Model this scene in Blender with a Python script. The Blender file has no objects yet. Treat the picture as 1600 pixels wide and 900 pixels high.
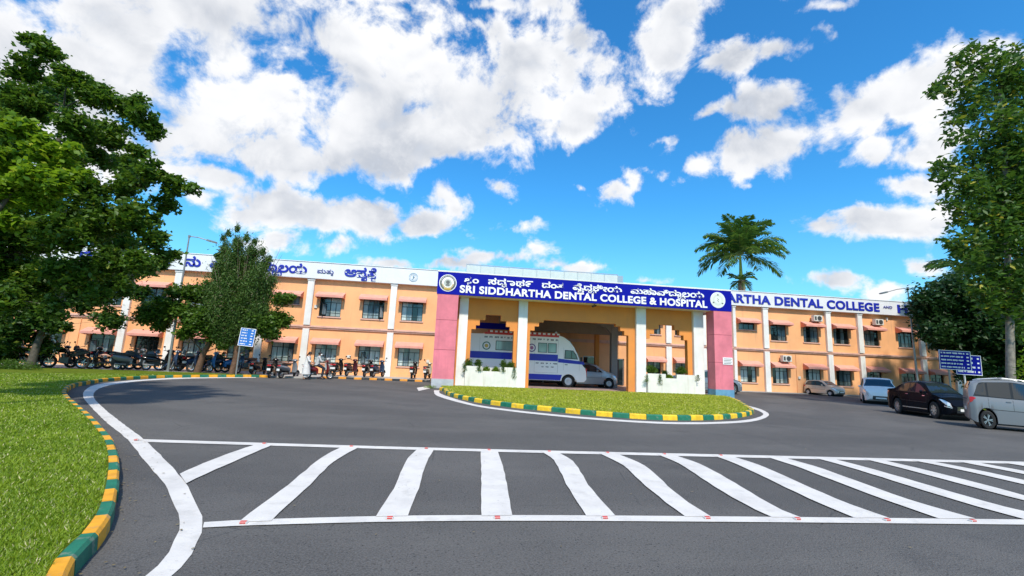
import bpy, bmesh, math, random
import numpy as np
from mathutils import Vector, Matrix, Euler
from math import sin, cos, pi, radians
random.seed(7); rng = np.random.default_rng(7)
S = bpy.context.scene
COL = S.collection
# ------------------------------------------------------------------ camera
CF, CP, CR, CYAW = 708.27, 0.16085, 0.043827, 0.127508      # focal (px of 1600), pitch, roll, yaw
CAMH = 1.6
_F = Vector((sin(CYAW)*cos(CP), cos(CYAW)*cos(CP), sin(CP)))
_R0 = Vector((cos(CYAW), -sin(CYAW), 0)); _U0 = _R0.cross(_F)
_R = cos(CR)*_R0 + sin(CR)*_U0; _U = -sin(CR)*_R0 + cos(CR)*_U0
cam = bpy.data.cameras.new('camera'); camo = bpy.data.objects.new('camera', cam); COL.objects.link(camo)
cam.sensor_width = 36; cam.lens = 36*CF/1600; cam.clip_start = .05; cam.clip_end = 3000
M = Matrix((_R, _U, -_F)).transposed().to_4x4(); M.translation = Vector((0, 0, CAMH))
camo.matrix_world = M
S.camera = camo
def ray(px, py): return _F + _R*((px-800)/CF) - _U*((py-450)/CF)
def PL(px, py, Y):
    d = ray(px, py); t = Y/d.y
    return (d.x*t, CAMH+d.z*t)
def G(px, py, z=0.0):
    d = ray(px, py); t = (z-CAMH)/d.z
    return (d.x*t, d.y*t)
def camdir(hx, hz): # heading given in camera axes (right, forward) -> world angle
    v = hx*_R0 + hz*Vector((sin(CYAW), cos(CYAW), 0))
    return math.atan2(v.y, v.x)
# ------------------------------------------------------------------ render / light
S.render.engine = 'CYCLES'
S.view_settings.view_transform = 'Standard'; S.view_settings.look = 'None'
S.view_settings.exposure = 0.40; S.view_settings.gamma = 1
S.cycles.max_bounces = 6; S.cycles.transparent_max_bounces = 8
SUN_EL, SUN_AZ = radians(51), radians(178)     # azimuth clockwise from +Y: behind the camera, a little to the right
sdir = Vector((sin(SUN_AZ)*cos(SUN_EL), cos(SUN_AZ)*cos(SUN_EL), sin(SUN_EL)))
sun = bpy.data.lights.new('sun', 'SUN'); sun.energy = 3.7; sun.angle = radians(3.5); sun.color = (1, .92, .79)
suno = bpy.data.objects.new('sun', sun); COL.objects.link(suno)
suno.rotation_euler = (-sdir).to_track_quat('-Z', 'Y').to_euler()
# ------------------------------------------------------------------ world
W = bpy.data.worlds.new('World'); S.world = W; W.use_nodes = True
nt = W.node_tree; nt.nodes.clear()
class N:
    def __init__(s, nt): s.nt = nt
    def new(s, t, **k):
        n = s.nt.nodes.new(t)
        for a, b in k.items(): setattr(n, a, b)
        return n
    def put(s, sock, v):
        if hasattr(v, 'is_output') or isinstance(v, bpy.types.NodeSocket): s.nt.links.new(v, sock)
        else: sock.default_value = v
    def math(s, op, a, b=None, c=None, clamp=False):
        n = s.new('ShaderNodeMath', operation=op, use_clamp=clamp); s.put(n.inputs[0], a)
        if b is not None: s.put(n.inputs[1], b)
        if c is not None: s.put(n.inputs[2], c)
        return n.outputs[0]
    def vmath(s, op, a, b=None):
        n = s.new('ShaderNodeVectorMath', operation=op); s.put(n.inputs[0], a)
        if b is not None: s.put(n.inputs[1], b)
        return n.outputs['Value'] if op in ('LENGTH', 'DOT_PRODUCT', 'DISTANCE') else n.outputs[0]
    def ramp(s, v, a, b, smooth=True):
        n = s.new('ShaderNodeMapRange', interpolation_type='SMOOTHSTEP' if smooth else 'LINEAR'); s.put(n.inputs[0], v)
        n.inputs[1].default_value = a; n.inputs[2].default_value = b; return n.outputs[0]
    def mix(s, f, a, b, blend='MIX'):
        n = s.new('ShaderNodeMix', data_type='RGBA', blend_type=blend); s.put(n.inputs[0], f); s.put(n.inputs[6], a); s.put(n.inputs[7], b)
        return n.outputs[2]
    def noise(s, vec, scale, detail=4, rough=.5, dist=0, lac=2.0):
        n = s.new('ShaderNodeTexNoise'); 
        if vec is not None: s.put(n.inputs['Vector'], vec)
        n.inputs['Scale'].default_value = scale; n.inputs['Detail'].default_value = detail; n.inputs['Roughness'].default_value = rough
        n.inputs['Distortion'].default_value = dist; n.inputs['Lacunarity'].default_value = lac
        return n.outputs[0]
w = N(nt)
gen = w.new('ShaderNodeTexCoord').outputs['Generated']
skyn = w.new('ShaderNodeTexSky', sky_type='NISHITA'); skyn.sun_disc = False
skyn.sun_elevation = SUN_EL; skyn.sun_rotation = SUN_AZ; skyn.air_density = 1.15; skyn.dust_density = .35; skyn.ozone_density = 2.2
hs = w.new('ShaderNodeHueSaturation'); hs.inputs['Saturation'].default_value = 1.25; hs.inputs['Value'].default_value = 1.0; w.put(hs.inputs['Color'], skyn.outputs[0])
skyc = w.vmath('MULTIPLY', hs.outputs[0], (0.060, 0.142, 0.170))
# clouds: (px, py, rx, ry, rotation deg, weight) measured on the photograph, turned into fixed sky directions
CL = [(330,20,210,62,0,1),(160,40,150,45,15,1),(90,100,110,60,0,1),(200,115,90,60,0,.95),(350,90,70,70,0,1),(540,60,110,60,0,1),(600,90,120,50,-25,.9),
 (400,170,190,75,0,1),(560,170,190,90,-8,1),(720,160,170,85,-8,1),(830,110,100,55,0,1),(650,225,210,45,-8,1),(430,235,170,45,10,1),(300,200,110,70,0,1),(330,265,80,22,15,.9),(480,262,80,18,0,.85),
 (905,170,55,50,0,.9),(960,130,60,45,-20,.85),(905,60,45,25,0,.7),(940,95,50,30,0,.65),(850,20,60,20,0,.5),(1040,60,40,50,40,.9),(1060,20,50,28,0,.85),(1150,85,55,22,-15,.8),(1220,75,40,18,0,.7),(980,155,30,22,0,.7),(740,40,60,30,0,.8),(760,5,80,18,0,.6),
 (1310,12,35,12,0,.55),(1290,50,22,14,0,.5),(1190,165,75,24,-18,.85),(1110,180,30,14,-20,.6),(1240,210,90,42,-14,1),(1170,245,85,38,-14,1),(1330,175,90,42,-20,1),(1420,130,90,42,-18,1),(1480,100,70,30,-12,1),(1100,268,60,26,-10,.95),(1035,262,30,16,0,.7),(1370,225,70,28,-10,.8),(1540,85,70,30,0,.9),
 (1440,225,60,20,-20,.75),(1430,280,55,22,-8,.8),(1500,200,70,40,0,.7),(1380,345,110,26,0,.95),(1280,355,55,20,0,.9),(1440,350,60,28,0,.85),(1055,220,28,14,-10,.62),(945,305,32,16,0,.72),(985,282,26,12,0,.5),(895,295,16,8,0,.45),
 (430,320,60,30,0,1),(500,340,80,32,0,1),(570,345,65,32,0,1),(650,350,55,20,0,.85),(390,330,40,26,0,.85),(430,380,50,22,0,.75),(520,385,35,10,0,.6),(700,312,28,26,0,.75),(785,302,20,12,0,.6),(800,355,50,14,-5,.5),(320,305,25,12,0,.55),(600,412,45,12,0,.8),(700,417,40,10,0,.7),
 (900,420,50,12,0,.75),(1000,440,40,8,0,.6),(1320,452,60,16,0,.85),(1445,417,34,16,0,.75),(1380,460,60,12,0,.6),(1165,295,12,8,0,.5),(790,405,80,12,0,.5),
 (-60,60,160,120,0,1),(-150,230,140,100,0,1),(60,200,150,90,0,.8),(500,-50,300,60,0,1),(1650,330,60,40,0,.9),(1700,150,120,60,0,.8),(1200,-120,200,60,0,.7)]
fld = None
wz = w.noise(gen, 9, 3, .55)
wcol = w.new('ShaderNodeTexNoise'); w.put(wcol.inputs['Vector'], gen); wcol.inputs['Scale'].default_value = 7; wcol.inputs['Detail'].default_value = 5
warp = w.vmath('SUBTRACT', wcol.outputs[1], (.5, .5, .5)); warp = w.vmath('MULTIPLY', warp, (.10, .10, .10))
vdir = w.vmath('ADD', gen, warp)
for (px, py, rx, ry, rot, wt) in CL:
    a = radians(rot)
    c = ray(px, py).normalized()
    e1 = ray(px+rx*cos(a), py+rx*sin(a)).normalized()-c; e2 = ray(px-ry*sin(a), py+ry*cos(a)).normalized()-c
    zx = e1-c*(e1.dot(c)); zx.normalize(); zy = c.cross(zx)
    R = Matrix((zx, zy, c)).transposed()
    vin = vdir
    if fld is not None:       # chained so that the shader compiler evaluates one blob at a time
        ma = w.new('ShaderNodeVectorMath', operation='MULTIPLY_ADD'); w.put(ma.inputs[0], fld); ma.inputs[1].default_value = (1e-6, 1e-6, 1e-6); w.put(ma.inputs[2], vdir); vin = ma.outputs[0]
    mp = w.new('ShaderNodeMapping', vector_type='TEXTURE'); w.put(mp.inputs[0], vin)
    mp.inputs['Location'].default_value = c; mp.inputs['Rotation'].default_value = R.to_euler()
    mp.inputs['Scale'].default_value = (e1.length*1.24, e2.length*1.24, 1)
    L = w.vmath('LENGTH', mp.outputs[0])
    d = w.math('MULTIPLY_ADD', L, -wt, wt)
    fld = d if fld is None else w.math('SMOOTH_MAX', fld, d, .12)
fld = w.math('MAXIMUM', fld, -.6)
# the rest of the sky (behind and beside the camera) keeps broken cloud of its own
sx = w.new('ShaderNodeSeparateXYZ'); w.put(sx.inputs[0], gen)
back = w.ramp(sx.outputs['Y'], .15, -.1)
bn = w.noise(gen, 2.3, 3, .5)
bf = w.math('MULTIPLY', w.math('SUBTRACT', bn, .52), 4.0)
fld2 = w.math('ADD', fld, w.math('MULTIPLY', back, w.math('SUBTRACT', bf, fld)))
def fbm(off):
    v = w.vmath('ADD', gen, off) if off else gen
    # stretch with height so that far clouds get finer
    a = w.noise(v, 9.5, 10, .62, .25)
    b = w.noise(v, 26, 6, .58, .2)
    return w.math('ADD', w.math('MULTIPLY', w.math('SUBTRACT', a, .50), 3.0), w.math('MULTIPLY', w.math('SUBTRACT', b, .5), .7))
n1 = fbm(None); n2 = fbm((-.008, -.012, .035))
dens = w.math('ADD', fld2, n1)
alpha = w.ramp(dens, .0, .55)
lit = w.math('SUBTRACT', n1, n2)            # >0 where the billow faces up and towards the sun
# grey bases deep inside the big clouds
low = w.math('SUBTRACT', w.noise(w.vmath('MULTIPLY', gen, (1, 1, 1.9)), 3.6, 3, .55, .4), .5)
core = w.ramp(w.math('ADD', w.math('MULTIPLY_ADD', n1, .25, w.math('MULTIPLY', w.math('MINIMUM', fld2, .5), .9)), w.math('MULTIPLY', low, 2.2)), .15, .95)
litc = w.ramp(lit, -.7, .7, False)
base = w.math('MULTIPLY', core, w.math('SUBTRACT', 1.35, litc), clamp=True)
ccol = w.mix(base, (.78, .785, .80, 1), (.40, .435, .50, 1))
ccol = w.mix(w.math('MULTIPLY', w.ramp(lit, .0, -.6), .6), ccol, (.52, .56, .63, 1))
hz = w.ramp(sx.outputs['Z'], .35, 0.0)
skyc2 = w.mix(w.math('MULTIPLY', hz, .40), skyc, (.27, .52, .78, 1))
final = w.mix(alpha, skyc2, ccol)
bg = w.new('ShaderNodeBackground'); w.put(bg.inputs[0], final); bg.inputs[1].default_value = 1.0
SKYBG = bg
w.nt.links.new(bg.outputs[0], w.new('ShaderNodeOutputWorld').inputs[0])
# The sky texture itself enters at 0.13 (the multiplier above); clouds carry their own radiance.
# ------------------------------------------------------------------ materials
MATS = {}
def mat(name, col, rough=.6, metal=0, var=0, vscale=3, bump=0, bscale=40, spec=.5, stain=None, coat=0, obj=False, alpha=None):
    if name in MATS: return MATS[name]
    m = bpy.data.materials.new(name); m.use_nodes = True; n = N(m.node_tree); b = m.node_tree.nodes['Principled BSDF']
    b.inputs['Base Color'].default_value = (*col, 1); b.inputs['Roughness'].default_value = rough; b.inputs['Metallic'].default_value = metal
    b.inputs['Specular IOR Level'].default_value = spec
    if coat: b.inputs['Coat Weight'].default_value = coat; b.inputs['Coat Roughness'].default_value = .04
    tc = n.new('ShaderNodeTexCoord').outputs['Object']
    geo = n.new('ShaderNodeNewGeometry').outputs['Position']
    if var:
        f = n.ramp(n.noise(geo, vscale, 5, .6), .3, .7)
        lo = tuple(c*(1-var) for c in col); hi = tuple(min(1, c*(1+var*.6)) for c in col)
        c = n.mix(f, (*lo, 1), (*hi, 1))
        if stain:
            mp = n.new('ShaderNodeMapping'); n.put(mp.inputs[0], geo); mp.inputs['Scale'].default_value = (2.2, 2.2, .22)
            s = n.ramp(n.noise(mp.outputs[0], 1.6, 6, .65), .52, .78)
            c = n.mix(n.math('MULTIPLY', s, stain[1]), c, (*stain[0], 1))
        n.put(b.inputs['Base Color'], c)
        n.put(b.inputs['Roughness'], n.math('MULTIPLY_ADD', f, .12, rough-.06))
    if bump:
        bp = n.new('ShaderNodeBump'); bp.inputs['Strength'].default_value = bump; bp.inputs['Distance'].default_value = .02
        n.put(bp.inputs['Height'], n.noise(geo, bscale, 4, .6)); n.put(b.inputs['Normal'], bp.outputs[0])
    MATS[name] = m; return m
def leafmat(name, c1, c2, c3=None, trans=.35, big=1.2):
    m = bpy.data.materials.new(name); m.use_nodes = True; n = N(m.node_tree); b = m.node_tree.nodes['Principled BSDF']
    g = n.new('ShaderNodeNewGeometry')
    f = n.math('ADD', n.math('MULTIPLY', g.outputs['Random Per Island'], .6), n.math('MULTIPLY', n.ramp(n.noise(g.outputs['Position'], big, 3), .35, .65), .4))
    c = n.mix(f, (*c1, 1), (*c2, 1))
    if c3: c = n.mix(n.ramp(g.outputs['Random Per Island'], .93, .97), c, (*c3, 1))
    n.put(b.inputs['Base Color'], c); b.inputs['Roughness'].default_value = .48; b.inputs['Specular IOR Level'].default_value = .35
    t = n.new('ShaderNodeBsdfTranslucent'); n.put(t.inputs[0], n.mix(.5, c, (*[min(1, x*2.2) for x in c2], 1)))
    ms = n.new('ShaderNodeMixShader'); ms.inputs[0].default_value = trans
    out = m.node_tree.nodes['Material Output']
    m.node_tree.links.new(b.outputs[0], ms.inputs[1]); m.node_tree.links.new(t.outputs[0], ms.inputs[2]); m.node_tree.links.new(ms.outputs[0], out.inputs[0])
    return m
def barkmat(name, col):
    return mat(name, col, .85, var=.35, vscale=7, bump=.6, bscale=30)
peach = mat('peach_wall_paint', (.87, .435, .20), .75, var=.10, vscale=.5, bump=.05, bscale=60, stain=((.55, .30, .17), .55))
orange = mat('orange_wall_paint', (.72, .265, .055), .75, var=.08, vscale=.8, bump=.05, bscale=60, stain=((.5, .2, .07), .3))
white = mat('white_paint', (.78, .775, .75), .6, var=.07, vscale=1.3, stain=((.48, .45, .40), .45), bump=.04)
fasciaw = mat('fascia_white', (.74, .75, .77), .5, var=.04, vscale=.8, stain=((.5, .5, .5), .3))
ledgem = mat('ledge_pink', (.70, .42, .33), .7, var=.1, vscale=2, stain=((.35, .2, .16), .5))
awnm = mat('awning_pink', (.72, .33, .26), .6, var=.1, vscale=2.5, stain=((.5, .25, .2), .4))
awnside = mat('awning_side', (.72, .21, .12), .6, var=.1, vscale=2.5)
frame_m = mat('window_frame_dark', (.018, .026, .024), .4)
grille_m = frame_m
bluem = mat('sign_blue', (.002, .007, .30), .6, var=.05, vscale=1.5, spec=.12)
letblue = mat('letter_blue', (.01, .02, .36), .4)
letwhite = mat('letter_white', (.85, .85, .85), .4)
pinkm = mat('pink_plaster', (.69, .19, .24), .7, var=.16, vscale=1.1, bump=.08, bscale=50, stain=((.45, .10, .15), .4))
pinkd = mat('pink_joint', (.30, .05, .09), .8)
greyb = mat('grey_plinth', (.42, .44, .47), .7, var=.15, vscale=3)
blueb = mat('blue_plinth', (.12, .30, .45), .7, var=.15, vscale=3)
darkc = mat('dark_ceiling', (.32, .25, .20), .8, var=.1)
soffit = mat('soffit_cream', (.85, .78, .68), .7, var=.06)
conc = mat('concrete', (.40, .385, .36), .85, var=.14, vscale=1.2, bump=.12, bscale=30)
tilef = mat('porch_floor', (.34, .24, .21), .6, var=.2, vscale=2)
frost = mat('frosted_panel', (.55, .62, .60), .25, var=.05)
alu = mat('aluminium', (.5, .52, .53), .35, .8)
steel = mat('galvanised', (.30, .30, .29), .45, .6, var=.15, vscale=8)
blackp = mat('black_plastic', (.012, .012, .013), .4)
rubber = mat('tyre_rubber', (.018, .018, .018), .8)
chrome = mat('rim_alloy', (.62, .62, .64), .25, .9)
glassd = mat('car_glass', (.015, .022, .026), .03, 0, spec=.9)
glassb = mat('car_glass_blue', (.03, .07, .09), .03, 0, spec=1)
redl = mat('tail_lamp', (.55, .01, .01), .2, coat=.6)
headl = mat('head_lamp', (.75, .78, .8), .08, .35, coat=1)
acm = mat('ac_casing', (.66, .65, .6), .5)
acd = mat('ac_grille', (.05, .05, .05), .6)
gold = mat('emblem_gold', (.55, .36, .06), .4)
embgrey = mat('emblem_grey', (.45, .48, .44), .5)
embpale = mat('emblem_pale', (.72, .78, .70), .5)
redp = mat('red_plastic', (.6, .03, .02), .4)
def pane(name, c, r=.06, curtain=None):
    m = bpy.data.materials.new(name); m.use_nodes = True; n = N(m.node_tree); b = m.node_tree.nodes['Principled BSDF']
    b.inputs['Roughness'].default_value = r; b.inputs['Specular IOR Level'].default_value = .7
    g = n.new('ShaderNodeNewGeometry').outputs['Position']
    if curtain:
        mp = n.new('ShaderNodeMapping'); n.put(mp.inputs[0], g); mp.inputs['Scale'].default_value = (1, 1, .05)
        f = n.ramp(n.noise(mp.outputs[0], 9, 3, .6), .35, .65)
        f2 = n.ramp(n.noise(g, .55, 1), .40, .55)
        c1 = n.mix(f, (*c, 1), (*curtain, 1)); n.put(b.inputs['Base Color'], n.mix(f2, (*[x*.75 for x in c], 1), c1))
    else: b.inputs['Base Color'].default_value = (*c, 1)
    return m
panel_pale = pane('pane_pale', (.40, .50, .49), .15, (.60, .70, .68))
panel_blue = pane('pane_blue', (.10, .17, .20), .05, (.30, .38, .42))
panel_dark = pane('pane_dark', (.012, .018, .02), .04)
# asphalt
def asphalt():
    m = bpy.data.materials.new('asphalt'); m.use_nodes = True; n = N(m.node_tree); b = m.node_tree.nodes['Principled BSDF']
    g = n.new('ShaderNodeNewGeometry').outputs['Position']
    big = n.noise(g, .22, 5, .6); mp = n.new('ShaderNodeMapping'); n.put(mp.inputs[0], g); mp.inputs['Scale'].default_value = (.35, 1.6, 1); mid = n.noise(mp.outputs[0], .9, 5, .65)
    fine = n.noise(g, 55, 3, .7); vo = n.new('ShaderNodeTexVoronoi'); n.put(vo.inputs['Vector'], g); vo.inputs['Scale'].default_value = 75
    c = n.mix(n.ramp(big, .35, .65), (.066, .062, .058, 1), (.102, .095, .088, 1))
    c = n.mix(n.math('MULTIPLY', n.ramp(mid, .45, .75), .35), c, (.135, .127, .115, 1))
    c = n.mix(n.math('MULTIPLY', n.ramp(n.noise(g, .42, 6, .7), .54, .68), .6), c, (.042, .040, .040, 1))
    sw = n.new('ShaderNodeTexWave', wave_type='RINGS', rings_direction='SPHERICAL'); mw = n.new('ShaderNodeMapping'); n.put(mw.inputs[0], g); mw.inputs['Location'].default_value = (-4, -34, 0); n.put(sw.inputs[0], mw.outputs[0]); sw.inputs['Scale'].default_value = .085; sw.inputs['Distortion'].default_value = 3.5; sw.inputs['Detail'].default_value = 3
    c = n.mix(n.math('MULTIPLY', n.ramp(sw.outputs[1], .55, .95), .42), c, (.050, .047, .045, 1))
    vc = n.new('ShaderNodeTexVoronoi', feature='DISTANCE_TO_EDGE'); n.put(vc.inputs['Vector'], n.vmath('ADD', g, n.vmath('MULTIPLY', (1,1,0), (.0,.0,.0)))); vc.inputs['Scale'].default_value = .32
    crk = n.math('MULTIPLY', n.ramp(vc.outputs[0], .006, .0), n.ramp(n.noise(g, .8, 3, .6), .5, .6)); c = n.mix(n.math('MULTIPLY', crk, .6), c, (.02, .02, .02, 1))
    c = n.mix(n.ramp(fine, .42, .58), n.mix(.0, c, c), n.mix(.38, c, (.17, .17, .17, 1)))
    c = n.mix(n.ramp(vo.outputs['Color'], .0, .25), (.03, .03, .03, 1), c)
    n.put(b.inputs['Base Color'], c); b.inputs['Roughness'].default_value = .82; b.inputs['Specular IOR Level'].default_value = .35
    bp = n.new('ShaderNodeBump'); bp.inputs['Strength'].default_value = .55; bp.inputs['Distance'].default_value = .012; n.put(bp.inputs['Height'], n.math('ADD', fine, vo.outputs[0])); n.put(b.inputs['Normal'], bp.outputs[0])
    return m
asph = asphalt()
def paintmark():
    m = bpy.data.materials.new('road_paint'); m.use_nodes = True; n = N(m.node_tree); b = m.node_tree.nodes['Principled BSDF']
    g = n.new('ShaderNodeNewGeometry').outputs['Position']
    c = n.mix(n.ramp(n.noise(g, 1.7, 6, .7), .35, .75), (.66, .63, .59, 1), (.54, .515, .485, 1))
    wv = n.ramp(n.noise(g, 26, 6, .75), .60, .68)
    big = n.ramp(n.noise(g, 1.1, 3, .6), .42, .62)
    c = n.mix(n.math('MULTIPLY', wv, big), c, (.22, .22, .21, 1))
    c = n.mix(n.math('MULTIPLY', n.ramp(n.noise(g, 3.2, 6, .65), .52, .70), .45), c, (.42, .40, .37, 1))
    n.put(b.inputs['Base Color'], c); b.inputs['Roughness'].default_value = .7
    bp = n.new('ShaderNodeBump'); bp.inputs['Strength'].default_value = .3; bp.inputs['Distance'].default_value = .008; n.put(bp.inputs['Height'], n.noise(g, 60, 3)); n.put(b.inputs['Normal'], bp.outputs[0])
    return m
rpaint = paintmark()
def kerbmat(name, col):
    m = bpy.data.materials.new(name); m.use_nodes = True; n = N(m.node_tree); b = m.node_tree.nodes['Principled BSDF']
    g = n.new('ShaderNodeNewGeometry').outputs['Position']
    c = n.mix(n.ramp(n.noise(g, 5, 5, .6), .3, .7), (*[x*.8 for x in col], 1), (*[min(1, x*1.15) for x in col], 1))
    c = n.mix(n.math('MULTIPLY', n.ramp(n.noise(g, 7, 7, .68), .56, .66), .45), c, (.30, .27, .22, 1))
    n.put(b.inputs['Base Color'], c); b.inputs['Roughness'].default_value = .75
    bp = n.new('ShaderNodeBump'); bp.inputs['Strength'].default_value = .25; bp.inputs['Distance'].default_value = .015; n.put(bp.inputs['Height'], n.noise(g, 14, 4, .6)); n.put(b.inputs['Normal'], bp.outputs[0])
    return m
kyel = kerbmat('kerb_yellow', (.76, .34, .015)); kgrn = kerbmat('kerb_green', (.008, .15, .085)); kconc = conc
kyel2 = kerbmat('kerb_bright_yellow', (.80, .50, .02))
korg = kerbmat('kerb_orange', (.70, .28, .03)); kblk = kerbmat('kerb_black', (.02, .025, .03))
def grassbase(name, c1, c2, dirt):
    m = bpy.data.materials.new(name); m.use_nodes = True; n = N(m.node_tree); b = m.node_tree.nodes['Principled BSDF']
    g = n.new('ShaderNodeNewGeometry').outputs['Position']
    c = n.mix(n.ramp(n.noise(g, 1.3, 6, .65), .35, .65), (*c1, 1), (*c2, 1))
    c = n.mix(n.ramp(n.noise(g, 38, 4, .7), .40, .66), n.mix(.45, c, (.015, .03, .004, 1)), c)
    c = n.mix(n.math('MULTIPLY', n.ramp(n.noise(g, 2.1, 7, .7), .58, .72), .7), c, (*dirt, 1))
    n.put(b.inputs['Base Color'], c); b.inputs['Roughness'].default_value = .9; b.inputs['Specular IOR Level'].default_value = .1
    bp = n.new('ShaderNodeBump'); bp.inputs['Strength'].default_value = .9; bp.inputs['Distance'].default_value = .05; n.put(bp.inputs['Height'], n.noise(g, 30, 5, .7)); n.put(b.inputs['Normal'], bp.outputs[0])
    return m
lawnm = grassbase('lawn_soil', (.12, .18, .012), (.19, .24, .018), (.27, .22, .08))
lawn2 = grassbase('island_lawn', (.26, .32, .018), (.34, .39, .03), (.42, .35, .12))
blade = leafmat('grass_blade', (.11, .20, .007), (.27, .355, .022), (.55, .50, .28), .25, .6)
blade2 = leafmat('island_blade', (.25, .31, .015), (.44, .46, .05), (.60, .50, .26), .3, .9)
# ------------------------------------------------------------------ mesh builder
def tag(o, label=None, cat=None, group=None, kind=None):
    for k, v in (('label', label), ('category', cat), ('group', group), ('kind', kind)):
        if v: o[k] = v
    return o
def thing(name, label, cat, loc=(0, 0, 0), rz=0, group=None):
    o = bpy.data.objects.new(name, None); o.empty_display_size = .2; COL.objects.link(o); o.location = loc; o.rotation_euler = (0, 0, rz)
    return tag(o, label, cat, group)
class MB:
    def __init__(s): s.v = []; s.f = []; s.m = []; s.T = Matrix.Identity(4)
    def _add(s, vs, fs, mi=0):
        o = len(s.v); s.v += [tuple(s.T @ Vector(p)) for p in vs]; s.f += [tuple(i+o for i in f) for f in fs]; s.m += [mi]*len(fs)
    def box(s, x0, x1, y0, y1, z0, z1, mi=0):
        s._add([(x0,y0,z0),(x1,y0,z0),(x1,y1,z0),(x0,y1,z0),(x0,y0,z1),(x1,y0,z1),(x1,y1,z1),(x0,y1,z1)],
               [(0,3,2,1),(4,5,6,7),(0,1,5,4),(1,2,6,5),(2,3,7,6),(3,0,4,7)], mi); return s
    def rbox(s, c, size, R, mi=0):
        hx, hy, hz = [k/2 for k in size]; T = s.T; s.T = T @ (Matrix.Translation(c) @ R.to_matrix().to_4x4()) if isinstance(R, Euler) else T @ (Matrix.Translation(c) @ R)
        s.box(-hx, hx, -hy, hy, -hz, hz, mi); s.T = T; return s
    def poly(s, pts, mi=0): s._add(pts, [tuple(range(len(pts)))], mi); return s
    def prism(s, pts2, axis, a, b, mi=0):
        # pts2 polygon (u,v); axis 'y': (u, t, v); axis 'z': (u,v,t); axis 'x': (t,u,v)
        def P(u, v, t): return {'y': (u, t, v), 'z': (u, v, t), 'x': (t, u, v)}[axis]
        n = len(pts2); vs = [P(u, v, a) for u, v in pts2]+[P(u, v, b) for u, v in pts2]
        fs = [tuple(range(n))[::-1], tuple(range(n, 2*n))]+[(i, (i+1) % n, n+(i+1) % n, n+i) for i in range(n)]
        s._add(vs, fs, mi); return s
    def tube(s, pts, rad, n=8, mi=0, cap=True):
        pts = [Vector(p) for p in pts]
        if not hasattr(rad, '__len__'): rad = [rad]*len(pts)
        vs = []; fs = []; up = None
        for i, p in enumerate(pts):
            d = (pts[min(i+1, len(pts)-1)]-pts[max(i-1, 0)]).normalized()
            if up is None: up = Vector((0, 0, 1)) if abs(d.z) < .9 else Vector((1, 0, 0))
            a = d.cross(up).normalized(); b = a.cross(d).normalized(); up = b
            for k in range(n):
                t = 2*pi*k/n; vs.append(p+(a*cos(t)+b*sin(t))*rad[i])
        for i in range(len(pts)-1):
            for k in range(n): fs.append((i*n+k, i*n+(k+1) % n, (i+1)*n+(k+1) % n, (i+1)*n+k))
        if cap: fs.append(tuple(range(n))); fs.append(tuple(range((len(pts)-1)*n, len(pts)*n))[::-1])
        s._add(vs, fs, mi); return s
    def lathe(s, prof, axis='z', c=(0, 0, 0), n=20, mi=0, close=False):
        vs = []; fs = []
        for (r, h) in prof:
            for k in range(n):
                t = 2*pi*k/n; u, v = r*cos(t), r*sin(t)
                vs.append({'z': (c[0]+u, c[1]+v, c[2]+h), 'y': (c[0]+u, c[1]+h, c[2]+v), 'x': (c[0]+h, c[1]+u, c[2]+v)}[axis])
        m = len(prof)
        for i in range(m if close else m-1):
            j = (i+1) % m
            for k in range(n): fs.append((i*n+k, i*n+(k+1) % n, j*n+(k+1) % n, j*n+k))
        s._add(vs, fs, mi); return s
    def ball(s, c, r, n=12, mi=0):
        r = (r, r, r) if not hasattr(r, '__len__') else r
        vs = []; fs = []; h = n//2
        for i in range(h+1):
            ph = pi*i/h
            for k in range(n):
                t = 2*pi*k/n; vs.append((c[0]+r[0]*sin(ph)*cos(t), c[1]+r[1]*sin(ph)*sin(t), c[2]+r[2]*cos(ph)))
        for i in range(h):
            for k in range(n): fs.append((i*n+k, (i+1)*n+k, (i+1)*n+(k+1) % n, i*n+(k+1) % n))
        s._add(vs, fs, mi); return s
    def build(s, name, mats, parent=None, smooth=False, merge=False, bevel=0, loc=None):
        me = bpy.data.meshes.new(name); me.from_pydata(s.v, [], s.f)
        if not isinstance(mats, (list, tuple)): mats = [mats]
        for m in mats: me.materials.append(m)
        me.polygons.foreach_set('material_index', s.m)
        bm = bmesh.new(); bm.from_mesh(me)
        if merge: bmesh.ops.remove_doubles(bm, verts=bm.verts, dist=1e-4)
        bmesh.ops.dissolve_degenerate(bm, edges=bm.edges, dist=1e-6)
        bmesh.ops.recalc_face_normals(bm, faces=bm.faces)
        if bevel:
            ed = [e for e in bm.edges if len(e.link_faces) == 2 and e.calc_face_angle(0) > .5]
            bmesh.ops.bevel(bm, geom=ed, offset=bevel, segments=2, affect='EDGES', clamp_overlap=True)
        bm.to_mesh(me); bm.free()
        if smooth:
            me.polygons.foreach_set('use_smooth', [True]*len(me.polygons))
            try: me.set_sharp_from_angle(angle=radians(38))
            except Exception: pass
        o = bpy.data.objects.new(name, me); COL.objects.link(o)
        if parent: o.parent = parent
        if loc: o.location = loc
        return o
def copy_tree(o, parent=None):
    c = o.copy(); COL.objects.link(c)
    if parent: c.parent = parent
    for ch in list(o.children): copy_tree(ch, c)
    return c
def struct(o): o['kind'] = 'structure'; return o
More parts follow.
